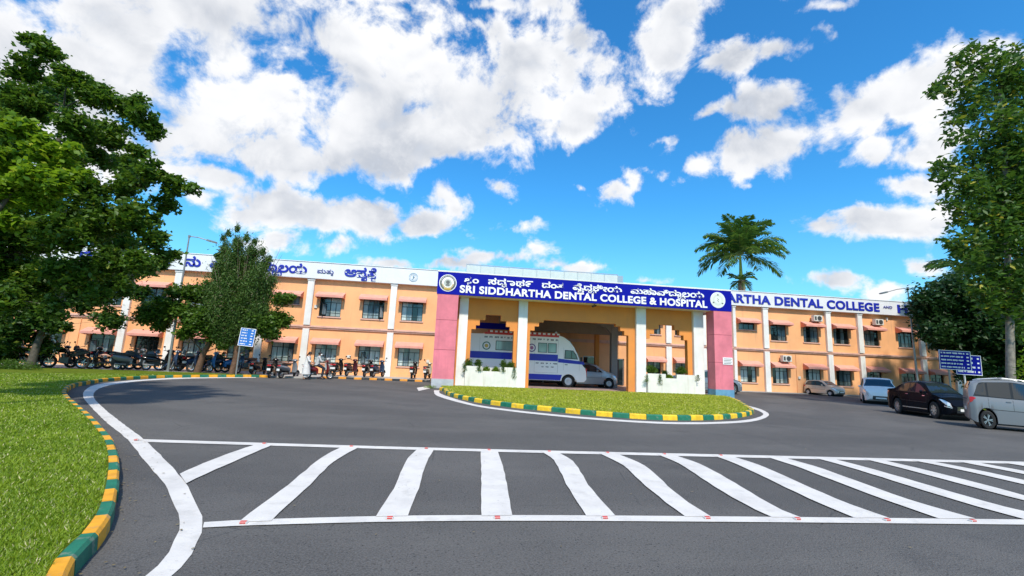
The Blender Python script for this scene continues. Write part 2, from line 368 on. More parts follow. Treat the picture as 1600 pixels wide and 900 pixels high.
# ------------------------------------------------------------------ ground
b = MB(); b.box(-700, 700, -300, 900, -.6, -.02)
struct(b.build('ground', mat('bare_ground', (.17, .14, .09), .95, var=.3, vscale=.5)))
road = MB(); road.poly([(-60, -40, 0), (70, -40, 0), (70, 40, 0), (-60, 40, 0)])
struct(road.build('road', asph))
def smooth_path(pts, n=8, closed=False):
    P = [Vector((p[0], p[1])) for p in pts]; out = []; m = len(P)
    rngi = range(m) if closed else range(m-1)
    for i in rngi:
        p0 = P[(i-1) % m] if closed or i > 0 else P[0]; p1 = P[i]; p2 = P[(i+1) % m]; p3 = P[(i+2) % m] if closed or i+2 < m else P[-1]
        for k in range(n):
            t = k/n; out.append(.5*((2*p1)+(p2-p0)*t+(2*p0-5*p1+4*p2-p3)*t*t+(3*p1-p0-3*p2+p3)*t**3))
    if not closed: out.append(P[-1])
    return out
def resample(path, step):
    L = [0]; 
    for a, c in zip(path, path[1:]): L.append(L[-1]+(c-a).length)
    n = max(2, int(round(L[-1]/step))); out = []; j = 0
    for i in range(n+1):
        d = L[-1]*i/n
        while j < len(L)-2 and L[j+1] < d: j += 1
        t = (d-L[j])/max(1e-9, L[j+1]-L[j]); out.append(path[j].lerp(path[j+1], t))
    return out
def kerb(path, width, height, mats, stone=.5, side=1, z0=0):
    """row of painted kerb stones along the road edge 'path'; stones extend to the left (side=1)"""
    pts = resample(path, stone/2); mb = MB(); n = len(pts)
    nor = []
    for i in range(n):
        d = (pts[min(i+1, n-1)]-pts[max(i-1, 0)]).normalized(); nor.append(Vector((-d.y, d.x))*side)
    rb = random.Random(3)
    for s0 in range(0, n-1, 2):
        mi = (s0//2) % len(mats); e = min(s0+2, n-1); hh = height+rb.uniform(-.006, .006); off = rb.uniform(-.006, .006)
        ring = []
        for i in range(s0, e+1):
            p = pts[i]; q = p+nor[i]*width
            sh = 0
            if i == s0 and i > 0: sh = .006
            if i == e and e < n-1: sh = -.006
            dd = (pts[min(i+1, n-1)]-pts[max(i-1, 0)]).normalized()*sh
            p = p+dd+nor[i]*off; q = q+dd
            ring.append([(p.x, p.y, z0-.05), (p.x+nor[i].x*.012, p.y+nor[i].y*.012, z0+hh-.025), (p.x+nor[i].x*.035, p.y+nor[i].y*.035, z0+hh), (q.x, q.y, z0+hh), (q.x, q.y, z0-.05)])
        vs = [v for r in ring for v in r]; fs = []
        for i in range(len(ring)-1):
            for k in range(4): fs.append((i*5+k, i*5+k+1, (i+1)*5+k+1, (i+1)*5+k))
        fs.append((0, 1, 2, 3, 4)); fs.append(tuple(range((len(ring)-1)*5, len(ring)*5))[::-1])
        mb._add(vs, fs, mi)
    o = mb.build('kerb', mats); return struct(o)
# left lawn: kerb foot measured from the photo
lk_px = [(400,589.5),(300,590),(226,592),(170,596),(143.5,600),(121,604.5),(110,609),(104,616),(105,623),(117,635.5),(140,656),(162,681),(176,700),(183,722),(186,749),(183,787),(174,824),(151,862),(117,900)]
lk = [G(*p) for p in lk_px]
lk = [(-11.0, 29.75)]+lk+[(-2.05, 2.9), (-1.9, 1.5), (-1.9, -2), (-1.9, -12)]
lkp = smooth_path(lk, 8)
kerb(lkp, .115, .14, [kyel, kgrn], .46, side=-1)
def sheet(name, poly, z, m, zb=None):
    mb = MB(); pts = [(p[0], p[1], z) for p in poly]; bm = bmesh.new(); vs = [bm.verts.new(p) for p in pts]; f = bm.faces.new(vs)
    r = bmesh.ops.triangulate(bm, faces=[f]); me = bpy.data.meshes.new(name)
    for ff in bm.faces:
        ff.normal_update()
        if ff.normal.z < 0: ff.normal_flip()
    bm.to_mesh(me); bm.free(); me.materials.append(m); o = bpy.data.objects.new(name, me); COL.objects.link(o); return struct(o)
def offset_path(path, d):
    out = []
    n = len(path)
    for i in range(n):
        t = (path[min(i+1, n-1)]-path[max(i-1, 0)]).normalized(); out.append(path[i]+Vector((-t.y, t.x))*d)
    return out
inner = resample(offset_path(lkp, -.11), .4)      # left of travel = lawn side?
# lawn polygon: kerb path then far around the left
lawn_poly = [(p.x, p.y) for p in inner]+[(-60, -12), (-60, 28.6), (-24, 28.6), (-18, 29.9), (-11.2, 30.3)]
sheet('lawn', lawn_poly, .13, lawnm)
# pavement along the building
pv = MB(); pv.box(-60, -8.2, 30.31, 35.28, -.05, .10); pv.box(-8.2, -1.3, 31.65, 35.28, -.05, .11)
struct(pv.build('pavement', conc))
k1 = [Vector((-8.15, 31.5)), Vector((-5, 31.5)), Vector((-1.25, 31.5))]
kerb(k1, .16, .13, [korg, kblk], .5, side=1)
# plinth strip right wing
pv = MB(); pv.box(17.4, 60, 34.75, 35.28, -.05, .06); struct(pv.build('pavement', conc))
# right side verge beyond the parked cars
rv = [(24.2, -30), (24.2, 12), (25.5, 19), (29.5, 25.5), (38.5, 30.5), (60, 31)]
rvp = smooth_path(rv, 8)
kerb(rvp, .17, .14, [kyel, kgrn], .5, side=-1)
sheet('verge', [(p.x+.1, p.y-.1) for p in rvp][::-1]+[(24.3, -30), (90, -30), (90, 31)], .11, lawnm)
# island in front of the porch
isl_px = [(693,612),(700,618),(740,628),(800,637),(860,643),(920,649),(1000,655),(1060,657),(1120,656),(1160,652),(1178,646)]
isl = [G(*p) for p in isl_px]
isl = [(-.45, 24.0)]+isl+[(12.95, 18.6), (14.4, 21.2), (15.6, 23.6), (16.4, 25.4)]
islp = smooth_path(isl, 8)
kerb(islp, .17, .15, [kyel2, kgrn], .52, side=1)
sheet('island_lawn', [(p.x, p.y) for p in resample(offset_path(islp, .16), .3)]+[(16.3, 26.2), (-.4, 26.2)], .13, lawn2)
# porch floor
pf = MB(); pf.box(-.4, 17.2, 26.2, 34.7, -.05, .08); struct(pf.build('porch_floor', tilef))
# ---------------- road markings
def band(name, L, Rr, z=.006, n=6):
    """white band between two pixel-measured edges on the road"""
    A = resample(smooth_path([G(*p) for p in L], n), .25) if len(L) > 2 else [Vector(G(*p)) for p in L]
    B = resample(smooth_path([G(*p) for p in Rr], n), .25) if len(Rr) > 2 else [Vector(G(*p)) for p in Rr]
    k = max(len(A), len(B), 12)
    def rs(P):
        Ls = [0]
        for a, c in zip(P, P[1:]): Ls.append(Ls[-1]+(c-a).length)
        out = []; j = 0
        for i in range(k):
            d = Ls[-1]*i/(k-1)
            while j < len(Ls)-2 and Ls[j+1] < d: j += 1
            t = min(1, (d-Ls[j])/max(1e-9, Ls[j+1]-Ls[j])); out.append(P[j].lerp(P[j+1], t))
        return out
    A = rs(A); B = rs(B); mb = MB(); rr = random.Random(len(L)+int(L[0][0]))
    vs = []
    for a, c in zip(A, B):
        j = rr.uniform(-.008, .008); vs += [(a.x+j, a.y, z), (c.x+j, c.y, z)]
    mb._add(vs, [(2*i, 2*i+1, 2*i+3, 2*i+2) for i in range(k-1)])
    return struct(mb.build(name, rpaint))
band('edge_line', [(400,588.2),(300,589.2),(227,593),(189,596.2),(151,601),(134,609),(130,620),(145,639),(166,660),(200,688),(227,722),(257,756),(264,771),(278,802),(281,824),(262,866),(230,900),(180,940)],
     [(400,590.4),(300,591.6),(227,595),(195,598.6),(170,602.5),(152,609),(146,620),(163,639),(189,660),(226,688),(261,722),(291,756),(298,771),(314,802),(317,824),(300,866),(270,900),(225,940)], .006)
band('edge_line', [(687,610),(690,616),(740,631.5),(800,640.5),(860,647),(920,652.5),(1000,658),(1060,660),(1120,659.5),(1165,656.5),(1188,651),(1192,646),(1180,640),(1165,636)],
     [(678,610),(684,619),(738,634),(800,643.2),(860,649.7),(920,655.3),(1000,660.8),(1060,663),(1120,662.5),(1170,659.5),(1195,653.5),(1201,646.5),(1187,639),(1168,634)], .006)
band('edge_line', [(651,606),(668,603.5)], [(654,611),(679,605.5)], .006)
band('crossing_line', [(222,687),(700,701),(1200,712.5),(1700,724.5)], [(226,691.3),(700,705),(1200,716.5),(1700,728)], .010)
band('crossing_line', [(318,817.5),(420,812.5),(700,806.5),(1100,808),(1700,814)], [(316,826),(420,821.5),(700,815.5),(1100,816.5),(1700,822)], .010)
stripes = [
 ([(280,742),(340,716),(402,694.5)], [(290,757),(350,729),(427,695.5)]),
 ([(536,698),(500,718),(455,755),(372,818)], [(562,699),(521,723),(488,755),(423,816)]),
 ([(652,702.5),(635,721),(614,767),(587,809)], [(678,703),(665,728),(652,771),(637,808)]),
 ([(751,704),(751.5,722),(752,764),(752,808)], [(777,704.5),(784,724),(793,764),(800,807)]),
 ([(844,706),(866,721),(886,760),(915.5,808)], [(871,707.5),(897.5,724),(920,760),(961,808)]),
 ([(935,708.6),(972,727),(999,752),(1040,786),(1072,809)], [(963,709.5),(1006,728),(1055,771),(1092,797),(1112,809)]),
 ([(1026,710.5),(1064,727),(1100,751),(1150,782),(1206,810)], [(1052,711.5),(1098,728),(1150,757),(1205,790),(1250,810)]),
 ([(1113,712),(1155,728),(1205,752),(1268,782),(1336,811)], [(1140,713),(1190,729),(1250,756),(1320,786),(1390,811)]),
 ([(1195,714),(1245,730),(1310,755),(1385,783),(1468,812)], [(1221,715),(1278,731),(1350,757),(1430,785),(1525,812)]),
 ([(1272,716),(1330,732),(1410,757),(1500,785),(1604,814)], [(1298,717),(1360,733),(1450,759),(1550,788),(1660,814)]),
 ([(1350,718),(1415,734),(1500,757),(1600,783),(1740,816)], [(1376,719),(1445,735),(1540,759),(1650,788),(1800,816)]),
 ([(1425,720),(1500,735),(1600,758),(1720,785)], [(1450,720.7),(1530,736),(1640,760),(1770,787)]),
 ([(1497,722),(1560,734),(1640,750)], [(1522,722.6),(1590,735),(1680,752)]),
 ([(1565,723.6),(1600,729),(1660,740)], [(1588,724),(1625,730),(1690,741)])]
for a, c in stripes: band('crossing_stripe', a, c, .014 if a[0][1] < 700 else .014)
# red studs
sp = None
def stud(px, py, big, lab):
    global sp
    x, y = G(px, py)
    t = thing('road_stud', lab, 'road stud', (x, y, .014), 0, 'red road studs along the crossing')
    mb = MB(); mb.prism([(-.075, 0), (.075, 0), (.06, .018), (-.06, .018)], 'y', -.045, .045); mb.build('stud_body', mat('stud_white', (.6, .6, .58), .5), t)
    mb = MB(); mb.box(-.052, .052, -.049, -.0455, .003, .015); mb.box(-.055, .055, -.03, .03, .0182, .021); mb.build('reflector', redp, t); t.scale = (.5, .5, .8)
ords = ['first', 'second', 'third', 'fourth', 'fifth', 'sixth', 'seventh']
for i, (px, py) in enumerate([(380,819.5),(609,812),(777,811.5),(945,811.5),(1105,811.5),(1246,813),(1386,814.5),(1520,816)]):
    stud(px, py, 1, 'red reflector stud on the near crossing line, %s from the left' % (ords+['eighth'])[i])
for i, (px, py) in enumerate([(213,689),(413,694.5),(549,698.8),(666,702),(764,704.3),(858,706.5),(949,708.6),(1038,710.7),(1126,712.8)]):
    stud(px, py, 0, 'red reflector stud on the far crossing line, %s from the left' % (ords+['eighth', 'ninth'])[i])
# ------------------------------------------------------------------ buildings
def wall_holes(mb, x0, x1, z0, z1, y, holes, depth, mi=0, rmi=None):
    if rmi is None: rmi = mi
    xs = sorted(set([x0, x1]+[h for r in holes for h in r[:2]])); zs = sorted(set([z0, z1]+[h for r in holes for h in r[2:]]))
    xs = [x for x in xs if x0 <= x <= x1]; zs = [z for z in zs if z0 <= z <= z1]
    def hole(i, j):
        if i < 0 or j < 0 or i >= len(xs)-1 or j >= len(zs)-1: return False
        cx, cz = (xs[i]+xs[i+1])/2, (zs[j]+zs[j+1])/2
        return any(r[0] < cx < r[1] and r[2] < cz < r[3] for r in holes)
    for i in range(len(xs)-1):
        for j in range(len(zs)-1):
            a, c, d, e = xs[i], xs[i+1], zs[j], zs[j+1]
            if not hole(i, j):
                mb.poly([(a, y, d), (c, y, d), (c, y, e), (a, y, e)], mi)
                mb.poly([(a, y+depth, d), (a, y+depth, e), (c, y+depth, e), (c, y+depth, d)], mi)
            else:
                if not hole(i-1, j): mb.poly([(a, y, d), (a, y, e), (a, y+depth, e), (a, y+depth, d)], rmi)
                if not hole(i+1, j): mb.poly([(c, y, d), (c, y+depth, d), (c, y+depth, e), (c, y, e)], rmi)
                if not hole(i, j-1) : mb.poly([(a, y, d), (a, y+depth, d), (c, y+depth, d), (c, y, d)], rmi)
                if not hole(i, j+1): mb.poly([(a, y, e), (c, y, e), (c, y+depth, e), (a, y+depth, e)], rmi)
WY = 35.3
bld = thing('hospital_building', 'long two storey peach building with white pilasters and lettered parapet behind the porch', 'building', (8, WY, 0))
OX, OY = 8, WY
def bp(mb): mb.T = Matrix.Translation((-OX, -OY, 0)); return mb
lowX = [(-31.1,-29.6),(-28.15,-26.6),(-24.9,-23.3),(-22.0,-20.45),(-18.95,-17.4),(-15.9,-14.35),(-12.93,-11.35),(-9.9,-8.35),(-6.78,-5.2),(-3.9,-2.3)]
lowR = [(15.8,16.95),(18.2,19.45),(23.9,25.35),(26.8,28.25),(29.86,31.3),(32.73,34.2),(35.7,37.15),(39.05,40.6),(41.95,43.3)]
wins = []
for k, (a, c) in enumerate(lowX): wins.append((a, c, .9, 2.32, 'L'))
for k, (a, c) in enumerate(lowX):
    if k == 6: wins.append((a, c, 5.13, 5.72, 'S'))
    else: wins.append((a, c, 4.33, 5.78, 'U'))
for k, (a, c) in enumerate(lowR): wins.append((a, c, .76, 2.14, 'R'))
for k, (a, c) in enumerate(lowR):
    if k == 2: wins.append((a, c, 5.13, 5.72, 'S'))
    else: wins.append((a, c, 4.33, 5.70, 'V'))
doors = [(10.45, 11.6, .08, 2.3), (5.0, 9.6, .08, 2.9), (12.9, 13.85, .08, 2.2)]
mb = bp(MB()); wall_holes(mb, -42, 52, -.05, 7.2, WY, [tuple(x[:4]) for x in wins]+doors, .22)
mb.box(-42, -41.8, WY+.22, WY+14, -.05, 7.2); mb.box(51.8, 52, WY+.22, WY+14, -.05, 7.2); mb.box(-42, 52, WY+14, WY+14.2, -.05, 7.2)
mb.build('wall', peach, bld)
mb = bp(MB()); mb.box(-42, 52, WY+.22, WY+14.2, 7.2, 7.4); mb.build('roof', conc, bld)
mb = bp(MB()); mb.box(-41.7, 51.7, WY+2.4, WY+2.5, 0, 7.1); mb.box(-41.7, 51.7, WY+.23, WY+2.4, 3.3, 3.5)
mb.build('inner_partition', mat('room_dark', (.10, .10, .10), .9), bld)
# fascia with coping and soffit lip
mb = bp(MB()); mb.box(-42.4, 52.4, WY-.34, WY+.05, 7.08, 8.30); mb.box(-42.45, 52.45, WY-.38, WY+.09, 8.30, 8.36); mb.build('fascia', fasciaw, bld, bevel=.01)
mb = bp(MB()); mb.box(-42, 52, WY-.16, WY-.002, 3.46, 3.60); mb.box(-42, 52, WY-.10, WY-.001, 3.36, 3.455); mb.build('ledge', ledgem, bld, bevel=.01)
mb = bp(MB()); mb.box(-42, -1.2, WY-.12, WY-.002, -.04, .32); mb.build('plinth', peach, bld)
for x in (-29.0, -22.85, -19.75, -13.8, -10.62, -4.56, 17.57, 20.6, 23.38, 26.25, 32.15, 35.2, 41.3, 44.6):
    wd = .46 if x != 23.38 else .25
    mb = bp(MB()); mb.box(x-wd/2, x+wd/2, WY-.22, WY-.003, 3.62, 7.07); mb.box(x-wd/2, x+wd/2, WY-.22, WY-.003, -.04, 3.35)
    mb.box(x-wd/2-.04, x+wd/2+.04, WY-.26, WY-.004, 6.93, 7.075)
    mb.build('pilaster', white, bld, bevel=.008)
def window(a, c, z0, z1, kind, idx):
    pm = {'L': panel_pale, 'U': panel_blue, 'R': panel_pale, 'V': panel_blue, 'S': panel_dark}[kind]
    if kind == 'R' and a > 31.5 or kind == 'R' and a < 20: pm = panel_dark
    if kind == 'L' and a < -20 : pm = panel_dark
    if kind == 'U' and a < -20: pm = panel_dark
    y = WY+.13; t = .045
    mb = bp(MB())
    for (u0, u1, v0, v1) in [(a, a+t, z0, z1), (c-t, c, z0, z1), (a+t, c-t, z0, z0+t), (a+t, c-t, z1-t, z1)]: mb.box(u0+.002 if u0 == a else u0, u1-.002 if u1 == c else u1, y-.03, y+.03, v0+.002 if v0 == z0 else v0, v1-.002 if v1 == z1 else v1)
    wd = c-a
    if kind != 'S':
        zt = z1-(z1-z0)*.27; zb = z0+(z1-z0)*.2
        mb.box(a+t, c-t, y-.025, y+.025, zt-.02, zt+.02)
        mid = (a+c)/2; mb.box(mid-.032, mid+.032, y-.027, y+.027, z0+t, z1-t)
        for q in (.25, .75): mb.box(a+wd*q-.018, a+wd*q+.018, y-.022, y+.022, z0+t, zt-.02)
        mb.box(a+t, c-t, y-.022, y+.022, zb-.012, zb+.012)
    else:
        for q in (.33, .66): mb.box(a+wd*q-.02, a+wd*q+.02, y-.025, y+.025, z0+t, z1-t)
    fr = mb.build('window', frame_m, bld)
    mb = bp(MB()); rw = random.Random(idx*7+3); alt = {'L': [0, 0, 0, 1], 'R': [0, 0, 1, 2], 'U': [1, 1, 2, 0], 'V': [1, 2, 2, 1], 'S': [2, 2, 2, 2]}[kind]
    if pm is panel_dark: alt = [2, 2, 2, 1]
    nq = 4 if kind != 'S' else 3
    for q in range(nq):
        u0 = a+t+(wd-2*t)*q/nq; u1 = a+t+(wd-2*t)*(q+1)/nq; mb.poly([(u0, y+rw.uniform(-.004, .004), z0+t), (u1, y+rw.uniform(-.004, .004), z0+t), (u1, y+rw.uniform(-.004, .004), z1-t), (u0, y+rw.uniform(-.004, .004), z1-t)], rw.choice(alt))
    mb.build('pane', [panel_pale, panel_blue, panel_dark], fr)
    if kind in 'UVL' and rw.random() < .22:      # a sash standing open
        mb = bp(MB()); xo = c-t if rw.random() < .5 else a+t+.45; mb.T = Matrix.Translation((-OX, -OY, 0))@Matrix.Translation((xo, WY+.08, 0))@Matrix.Rotation(radians(58), 4, 'Z')
        for (u0, u1, v0, v1) in [(-.42, -.38, z0+.1, z1-.5), (-.04, 0, z0+.1, z1-.5), (-.38, -.04, z0+.1, z0+.14), (-.38, -.04, z1-.54, z1-.5)]: mb.box(u0, u1, -.015, .015, v0, v1)
        mb.box(-.38, -.04, -.003, .003, z0+.14, z1-.54, 1); mb.build('open_sash', [frame_m, panel_blue], fr)
    mb = bp(MB()); mb.box(a-.08, c+.08, WY-.07, WY-.002, z0-.10, z0-.005); mb.build('sill', ledgem, fr, bevel=.006)
    if kind in 'V' or (kind == 'R' and idx % 2):
        mb = bp(MB())
        for q in np.linspace(0, 1, 12): mb.box(a+.02+(wd-.04)*q-.006, a+.02+(wd-.04)*q+.006, WY-.06, WY-.048, z0+.02, z0+.36)
        mb.box(a, c, WY-.062, WY-.046, z0+.36, z0+.38); mb.box(a, c, WY-.062, WY-.046, z0+.16, z0+.175); mb.build('window_guard', frame_m, fr)
for i, wn in enumerate(wins):
    window(*wn, i)
    a, c, z0, z1, k = wn
    # awning: sloping slab on two triangular cheeks
    zt = z1+.40; x0, x1 = a-.22, c+.24; dy = .62
    mb = bp(MB())
    mb.prism([(WY-.003, zt), (WY-.003, zt-.07), (WY-dy, zt-.38), (WY-dy, zt-.47), (WY-dy-.03, zt-.47), (WY-dy-.03, zt-.31)], 'x', x0, x1)
    aw = mb.build('awning', awnm, bld)
    for xx in (x0-.002, x1-.058):
        mb = bp(MB()); mb.prism([(WY-.004, zt-.075), (WY-.004, z1-.10), (WY-.12, z1-.14), (WY-dy+.01, zt-.47), (WY-dy+.01, zt-.39)], 'x', xx+.004, xx+.056)
        mb.build('cheek', awnside, aw)
# entrance doors under the porch
mb = bp(MB()); 
for (a, c, z0, z1) in doors:
    mb.box(a, a+.07, WY+.1, WY+.18, z0, z1); mb.box(c-.07, c, WY+.1, WY+.18, z0, z1); mb.box(a+.07, c-.07, WY+.1, WY+.18, z1-.08, z1)
    n = max(1, int((c-a)/1.1))
    for k in range(1, n): mb.box(a+(c-a)*k/n-.03, a+(c-a)*k/n+.03, WY+.1, WY+.18, z0, z1-.08)
dr = mb.build('entrance_door', alu, bld)
for (a, c, z0, z1) in doors:
    mb = bp(MB()); mb.box(a+.07, c-.07, WY+.13, WY+.15, z0, z1-.08); mb.build('pane', panel_dark, dr)
# wall plates and pipes
for (x, z, w_, h_) in [(-7.55, 1.35, .26, .2), (-1.75, 1.25, .22, .2), (-10.25, 4.9, .2, .24), (29.1, 1.2, .22, .22), (37.9, 1.3, .2, .2), (38.9-.9, 6.6, .12, .3)]:
    mb = bp(MB()); mb.box(x, x+w_, WY-.09, WY-.003, z, z+h_); mb.build('meter_box', acm, bld, bevel=.01)
mb = bp(MB()); mb.tube([(29.0, WY-.03, .05), (29.0, WY-.03, 3.3)], .02); mb.tube([(-25.6, WY-.03, .35), (-25.6, WY-.03, 3.3)], .025); mb.build('conduit', peach, bld)
# AC units
def ac(x, z, lab):
    t = thing('air_conditioner', lab, 'air conditioner', (x, WY-.22, z), 0, 'outdoor air conditioner units on the right wing')
    mb = MB(); mb.box(0, .8, -.28, .08, 0, .52); mb.build('casing', acm, t, bevel=.02)
    mb = MB(); mb.lathe([(.001, -.295), (.2, -.295), (.2, -.281)], 'y', (.5, 0, .26), 18); mb.box(.06, .22, -.29, -.281, .1, .42); g = mb.build('fan_grille', acd, t)
    mb = MB(); mb.box(.08, .12, -.2, .2, -.05, 0); mb.box(.66, .70, -.2, .2, -.05, 0); mb.tube([(-.02, 0, .1), (-.12, .1, .05), (-.14, .17, -.3)], .018); mb.build('bracket', blackp, t)
ac(30.55, 6.12, 'white air conditioner unit above the third upper window right of the pink pillar')
ac(36.45, 6.12, 'white air conditioner unit on the awning left of the lamp post, under COLLEGE')
ac(27.45, 2.58, 'white air conditioner unit above a lower window just right of the pink pillar')
# ---------------- lettering
def textmesh(s, size, extr=.02, off=0.0, space=1.0):
    cu = bpy.data.curves.new('txt', 'FONT'); cu.body = s; cu.size = size; cu.extrude = extr; cu.offset = off; cu.space_character = space
    o = bpy.data.objects.new('txt', cu); COL.objects.link(o)
    dg = bpy.context.evaluated_depsgraph_get(); me = bpy.data.meshes.new_from_object(o.evaluated_get(dg))
    bpy.data.objects.remove(o); bpy.data.curves.remove(cu)
    return me
def lettering(name, items, x0, x1, z0, z1, y, m, parent, off=.0, extr=.02, parent_off=(0, 0, 0), cap=None):
    """items: string; fitted to x0..x1; z0..z1 is cap height"""
    me = textmesh(items, 1.0, extr, off, 1.07)
    co = np.array([v.co[:] for v in me.vertices]); 
    if len(co) == 0: return None
    mn, mx = co.min(0), co.max(0)
    sx_ = (x1-x0)/(mx[0]-mn[0]); zz0, zz1 = (mn[1], mx[1]) if cap is None else cap
    sz = (z1-z0)/(zz1-zz0)
    for v in me.vertices:
        x, yy, zz = v.co
        v.co = (x0+(x-mn[0])*sx_-parent_off[0], y-zz-parent_off[1], z0+(yy-zz0)*sz-parent_off[2])
    me.name = name; me.materials.clear(); me.materials.append(m)
    o = bpy.data.objects.new(name, me); COL.objects.link(o); o.parent = parent
    return o
FY = WY-.36
PO = (OX, OY, 0)
def wingtext(s, pxa, pxb, z0, z1, off=.02, m=letblue, cap=None, nm='lettering'):
    xa = PL(pxa, 470 if pxa > 1000 else 420, WY-.36)[0]; xb = PL(pxb, 470 if pxb > 1000 else 430, WY-.36)[0]
    return lettering(nm, s, xa, xb, z0, z1, FY-.005, m, bld, off=off, parent_off=PO, cap=cap)
wingtext('SRI SIDDH', 1010, 1131, 7.34, 8.06, .036, cap=(0, .73))
wingtext('ARTHA DENTAL COLLEGE', 1135, 1373, 7.34, 8.06, .036, cap=(0, .73))
wingtext('AND', 1379, 1393, 7.65, 7.88, .012, mat('letter_faded', (.12, .13, .35), .5), cap=(0, .73))
wingtext('HOSPITAL', 1401, 1512, 7.34, 8.06, .036, cap=(0, .73))
# Kannada lettering is composed from separate glyph groups (main letters and small subscript letters)
def glyphs(parts, name, xa, xb, z0, z1, y, m, parent, po, off=.02, extr=.02):
    vs = []; fs = []; cur = 0
    for (s, kind) in parts:
        if s == ' ': cur += .45*kind; continue
        me = textmesh(s, 1, extr, off)
        if len(me.vertices) == 0: cur += .6; continue
        co = np.array([v.co[:] for v in me.vertices]); mn, mx = co.min(0), co.max(0)
        if kind == 'sub': co[:, :2] = (co[:, :2]-[mn[0], mn[1]])*.55+[cur-.42, -.34]
        else: co[:, 0] += cur-mn[0]
        o = len(vs); vs += co.tolist(); fs += [tuple(i+o for i in p.vertices) for p in me.polygons]
        if kind != 'sub': cur += (mx[0]-mn[0])+.07
        bpy.data.meshes.remove(me)
    if not vs: return
    co = np.array(vs); mn, mx = co.min(0), co.max(0); zlo = 0.0; zhi = .72
    X = xa+(co[:, 0]-mn[0])*(xb-xa)/(mx[0]-mn[0]); Z = z0+(co[:, 1]-zlo)*(z1-z0)/(zhi-zlo)
    me = bpy.data.meshes.new(name); me.from_pydata([(X[i]-po[0], y-co[i, 2]-po[1], Z[i]-po[2]) for i in range(len(co))], [], fs); me.materials.append(m)
    o = bpy.data.objects.new(name, me); COL.objects.link(o); o.parent = parent; return o
def wk(parts, pa, pb, z0=7.42, z1=8.06, off=.034, m=letblue):
    xa = PL(pa, 420, FY)[0]; xb = PL(pb, 430, FY)[0]
    glyphs(parts, 'lettering', xa, xb, z0, z1, FY-.005, m, bld, PO, off)
wk([('ದಂತ', 0), (' ', 1), ('ವೈದ', 0), ('ಯ', 'sub'), ('ಕೀಯ', 0)], 120, 262)
wk([('ನು', 0)], 287, 311)
wk([('ಮಹಾವಿದಾ', 0), ('ಯ', 'sub'), ('ಲಯ', 0)], 327, 479)
wk([('ಮತು', 0), ('ತ', 'sub')], 496, 521, 7.52, 7.82, .012, mat('letter_faded', (.12, .13, .35), .5))
wk([('ಆಸ', 0), ('ಪ', 'sub'), ('ತೆ', 0), ('ರ', 'sub')], 539, 588)
# small round emblem outline on left parapet
ex, ez = PL(646, 433, FY)
mb = bp(MB()); mb.lathe([(.30, 0), (.33, 0), (.33, -.015), (.30, -.015)], 'y', (ex, FY-.006, ez), 28, close=True)
mb.lathe([(.21, 0), (.225, 0), (.225, -.012), (.21, -.012)], 'y', (ex, FY-.006, ez), 28, close=True)
mb.tube([(ex-.07, FY-.02, ez-.16), (ex+.03, FY-.02, ez-.05), (ex-.04, FY-.02, ez+.05), (ex+.05, FY-.02, ez+.15)], .02, 5)
mb.ball((ex+.04, FY-.02, ez+.02), .05, 8); mb.build('emblem', mat('emblem_blue', (.35, .50, .60), .5), bld)
# ---------------- porch
PY = 25.6
por = thing('entrance_porch', 'orange drive-in entrance porch with stepped arches, pink end pillars and a blue name board', 'porch', (8, PY, 0))
OX, OY = 8, PY
PPO = (8, PY, 0)
mb = bp(MB()); mb.box(-.97, 16.9, PY, PY+.12, 5.20, 6.47); sb = mb.build('name_board', bluem, por)
mb = bp(MB()); mb.box(-.99, 16.92, PY-.01, PY+.5, 6.47, 6.53); mb.box(-.95, 16.88, PY+.12, PY+.9, 5.9, 6.469); mb.build('coping', white, por)
mb = bp(MB()); mb.box(-.95, 16.88, PY+.121, PY+1.35, 5.201, 5.40); mb.build('soffit', soffit, por)
# porch roof slab over the lane
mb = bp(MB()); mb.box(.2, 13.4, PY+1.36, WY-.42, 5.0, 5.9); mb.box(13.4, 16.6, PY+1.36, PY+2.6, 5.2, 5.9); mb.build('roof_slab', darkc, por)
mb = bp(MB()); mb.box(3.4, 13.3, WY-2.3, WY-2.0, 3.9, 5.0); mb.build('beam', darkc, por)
# arched screen
holes = []
def step_arch(x0, x1, zbase, zspring, steps, top):
    n = len(steps); z = zspring
    holes.append((x0, x1, zbase, zspring))
    for (inset, zt) in steps: holes.append((x0+inset, x1-inset, z, zt)); z = zt
step_arch(1.13, 3.64, .0, 3.38, [(.25, 3.62), (.47, 3.95), (.80, 4.27)], 0)
step_arch(4.62, 10.9, .0, 3.48, [(.27, 3.76), (.53, 4.02), (.82, 4.25)], 0)
holes[4:] = []; step_arch(4.62, 10.72, .0, 3.48, [(.26, 3.74), (.52, 4.0), (.80, 4.15)], 0)
step_arch(11.85, 14.55, .0, 3.38, [(.25, 3.66), (.52, 3.98), (.84, 4.26)], 0)
ys = PY+1.05
mb = bp(MB()); wall_holes(mb, .3, 15.5, -.05, 5.199, ys, holes, .34); mb.build('arched_wall', orange, por)
for (a, c) in [(.37, .88), (3.86, 4.40), (11.14, 11.76), (14.86, 15.52)]:
    mb = bp(MB()); mb.box(a, c, ys-.22, ys+.36, -.05, 5.198); mb.build('column', white, por, bevel=.012)
